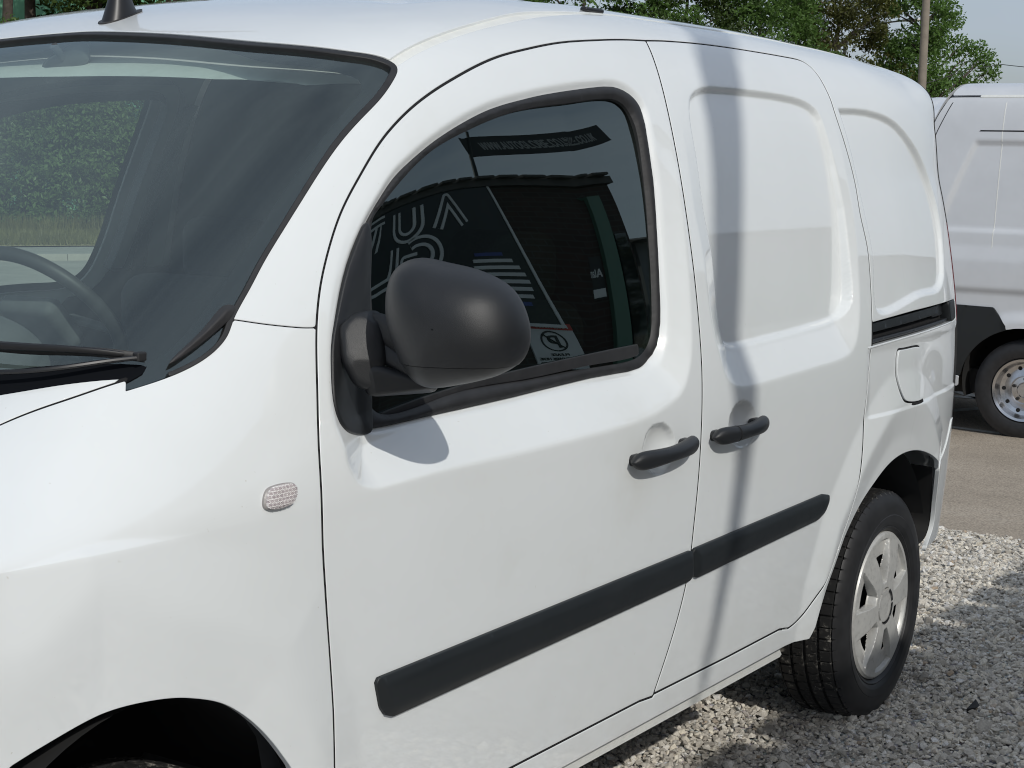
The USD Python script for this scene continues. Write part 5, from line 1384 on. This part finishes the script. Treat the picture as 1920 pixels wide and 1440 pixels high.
def stroke_letter(path, w, cuts=()):
    base_ = LineString(path).buffer(w / 2, cap_style="flat", join_style="round")
    return base_.difference(LineString(path).buffer(w * .22, cap_style="flat", join_style="round"))


def arcpts(cx, cy, rx, ry, a0, a1, n=16):
    return [(cx + rx * math.cos(t), cy + ry * math.sin(t)) for t in np.linspace(math.radians(a0), math.radians(a1), n)]


GL = {"A": [[(0, 0), (.5, 1), (1, 0)]], "U": [[(0, 1), (0, .4)] + arcpts(.45, .4, .45, .4, 180, 360) + [(.9, 1)]], "T": [[(0, 1), (1, 1)], [(.5, .86), (.5, 0)]],
      "O": [arcpts(.5, .5, .5, .5, 0, 359, 40)], "G": [arcpts(.5, .5, .5, .5, 55, 350, 34) + [(1, .48), (.55, .48)]], "L": [[(0, 1), (0, 0), (.8, 0)]],
      "B": [[(0, 0), (0, 1), (.55, 1)] + arcpts(.55, .76, .26, .24, 90, -90, 10) + [(.12, .52)], [(.15, .5), (.6, .5)] + arcpts(.6, .25, .28, .25, 90, -90, 10) + [(0, 0)]], "E": [[(.85, 1), (0, 1), (0, 0), (.85, 0)], [(.1, .5), (.75, .5)]]}
for word, xr, z0, hh, step in (("AUTO", 5.66, 2.48, .44, .66), ("GLOBE", 5.20, 1.96, .42, .60)):
    for k_, ch in enumerate(word):
        g_ = unary_union([stroke_letter([(px * .42, py * hh) for px, py in st], .150) for st in GL[ch]])
        ms_ = []
        for pg in polys(g_):
            e_ = trimesh.creation.extrude_polygon(pg, .006, engine="earcut"); v = np.array(e_.vertices)
            ms_.append(trimesh.Trimesh(np.stack([xr - step * k_ - v[:, 0], YB + .031 + v[:, 2], z0 + v[:, 1]], 1), e_.faces, process=False))
        part(sg, "letter", cat(ms_), "sign_white", False)
for k_ in range(9):
    zz_ = 1.44 + k_ * .075; half_ = math.sqrt(max(.002, .35 ** 2 - (zz_ - 1.75) ** 2))
    part(sg, "globe_stripe", bx((5.82 - half_ * (.25 + .06 * k_), YB + .031, zz_), (5.82 + half_, YB + .036, zz_ + .038)), "sign_blue" if k_ in (1, 8) else "sign_white")
pk_ = thing("parking_notice", "white no-parking notice with red heading below the black sign", "sign", (0, 0, 0))
part(pk_, "plate", bx((5.920, YB + .004, .82), (6.350, YB + .012, 1.360)), "sign_white")
part(pk_, "heading", bx((5.920, YB + .0125, 1.300), (6.350, YB + .016, 1.360)), "sign_red")
lettering("Polite Notice", .035, 6.310, 1.315, YB + .0165, "sign_white", pk_, "lettering", True, depth=.003)
lettering("P", .13, 6.180, 1.11, YB + .0125, "sign_black", pk_, "lettering", True, depth=.003)
rg = lathe_y([(.098, 0), (.098, .003), (.112, .003), (.112, 0), (.098, 0)], 48); rg.apply_translation([6.135, YB + .0125, 1.175])
part(pk_, "ring", rg, "sign_black")
part(pk_, "slash", sweep([(6.060, YB + .0165, 1.250), (6.210, YB + .0165, 1.10)], [.006, .006], 6), "sign_black")
for tx, z_, h_ in (("PLEASE", 1.005, .032), ("DO NOT PARK HERE", .950, .032), ("ACCESS REQUIRED", .895, .030), ("24/7", .845, .030)):
    w_ = meshkit.text_mesh(tx, h_, .003, True).extents[0]
    lettering(tx, h_, 6.135 + min(w_, .38) / 2, z_, YB + .0125, "sign_black", pk_, "lettering", True, depth=.003, width=min(w_, .38))
al = thing("alarm_notice", "small white alarm notice beside the green door of the cabin", "sign", (0, 0, 0))
part(al, "plate", bx((7.06, YB + .004, 1.60), (7.36, YB + .010, 2.07)), "sign_black")
part(al, "panel", bx((7.07, YB + .0105, 1.62), (7.35, YB + .014, 1.71)), "sign_white")
lettering("Alarm", .085, 7.345, 1.84, YB + .0105, "sign_white", al, "lettering", True, depth=.003)

wh = thing("warehouse", "long grey shed beyond the brick cabin, mirrored in the van's rear panels", "building", (0, 0, 0))
part(wh, "wall", bx((9.0, YB - 5.0, -.6), (36.0, YB - .6, 2.3)), "shed_grey")
part(wh, "roof", trimesh.convex.convex_hull([[8.8, YB - 5.2, 2.3], [36.2, YB - 5.2, 2.3], [8.8, YB - .4, 2.3], [36.2, YB - .4, 2.3], [8.8, YB - 2.8, 2.9], [36.2, YB - 2.8, 2.9]]), "felt_roof")
for k_ in range(6):
    part(wh, "shutter", bx((10.5 + 4.2 * k_, YB - .62, -.5), (13.2 + 4.2 * k_, YB - .56, 1.9)), "door_green")
# the web-address banner above the roof, its printed face turned away from the van
bn = thing("banner_flag", "dark banner with a web address on a pole above the cabin roof", "flag", (0, 0, 0))
part(bn, "pole", sweep([(6.72, YB - .4, HT - .1), (6.95, YB - .4, HT + .75), (7.25, YB - .4, HT + 1.45)], .025, 10), "strip_plastic", 60)
bx0, bx1, bz, bh = 6.95, 9.4, HT + .74, .58
tt = np.linspace(0, 1, 30); bow = .10 * tt ** 3 * 3
cl = np.vstack([np.stack([bx0 + (bx1 - bx0) * tt, np.full(30, YB - .4 + .0), bz + bow + 0 * tt], 1), np.stack([bx0 + (bx1 - bx0) * tt, np.full(30, YB - .4), bz + bow + bh - .12 * tt], 1)])
kk = np.arange(29)
ff = np.vstack([np.stack([kk, kk + 1, kk + 31], 1), np.stack([kk, kk + 31, kk + 30], 1)])
part(bn, "cloth", (np.vstack([cl, cl - [0, .008, 0]]), np.vstack([ff, ff[:, ::-1] + 60])), "flag_cloth", True)
tb = meshkit.text_mesh("WWW.AUTOGLOBE.CO.UK", .20, .02, True); v = np.array(tb.vertices); v[:, 0] -= v[:, 0].min(); v[:, 0] *= 1.75 / v[:, 0].max()
tq = v[:, 0] / (bx1 - bx0) + .14
part(bn, "lettering", trimesh.Trimesh(np.stack([bx0 + .14 * (bx1 - bx0) + v[:, 0], YB - .4 + .006 - v[:, 2], bz + .17 + .3 * tq ** 3 - .06 * tq + v[:, 1]], 1), tb.faces, process=False), "flag_ink", False)

# the feather flag whose shadow falls down the sliding door
fl = thing("feather_flag", "tall feather flag on a thin pole whose shadow falls down the sliding door", "flag", (0, 0, 0))
FY = -5.0
FL = [(1.879, -0.644, 1.776), (1.77, -0.723, 1.709), (1.729, -0.766, 1.638), (1.704, -0.804, 1.547), (1.676, -0.832, 1.457), (1.642, -0.858, 1.357), (1.609, -0.881, 1.247), (1.586, -0.897, 1.16), (1.594, -0.906, 1.093), (1.612, -0.913, 1.03), (1.635, -0.916, 0.931), (1.637, -0.915, 0.839), (1.629, -0.913, 0.782), (1.62, -0.909, 0.69), (1.598, -0.902, 0.589), (1.588, -0.892, 0.484), (1.566, -0.883, 0.403)]
FR = [(2.17, -0.602, 1.794), (1.982, -0.713, 1.721), (1.92, -0.762, 1.646), (1.866, -0.803, 1.55), (1.822, -0.832, 1.457), (1.781, -0.859, 1.354), (1.743, -0.882, 1.241), (1.715, -0.898, 1.151), (1.719, -0.908, 1.082), (1.731, -0.913, 1.018), (1.722, -0.916, 0.92), (1.706, -0.915, 0.829), (1.694, -0.913, 0.772), (1.679, -0.908, 0.68), (1.644, -0.901, 0.579), (1.628, -0.891, 0.475), (1.604, -0.883, 0.402)]
K = SUN_TO[:2] / SUN_TO[2]


def over(x, z, y=-.9):
    """The point on the flag's plane y = FY that shades (x, y, z)."""
    h_ = (FY - y) / K[1]
    return np.array([x + K[0] * h_, FY, z + h_])


edge_l = [over(x, z, y) for x, y, z in FL]
edge_r = [over(x, z, y) for x, y, z in FR]
L_, R_ = np.array(edge_l), np.array(edge_r)
topz = L_[0, 2]
L_ = np.vstack([L_[0] + [-.15, 0, .5], L_[0] + [-.06, 0, .25], L_]); R_ = np.vstack([L_[0] + [.04, 0, -.02], R_[0] + [-.06, 0, .25], R_])
n1 = len(L_); kk = np.arange(n1 - 1); ff = np.vstack([np.stack([kk, kk + 1, kk + 1 + n1], 1), np.stack([kk, kk + 1 + n1, kk + n1], 1)])
vv = np.vstack([L_, R_])
part(fl, "cloth", (np.vstack([vv, vv - [0, .01, 0]]), np.vstack([ff, ff[:, ::-1] + 2 * n1])), "flag_cloth", True)
pe = (L_[-1] + R_[-1]) / 2
part(fl, "pole", sweep([(pe[0] - .1, FY - .012, -.1), (pe[0] - .02, FY - .012, pe[2] - .6), pe + [0, -.012, 0]], [.014, .012, .011], 10), "strip_plastic", 60)
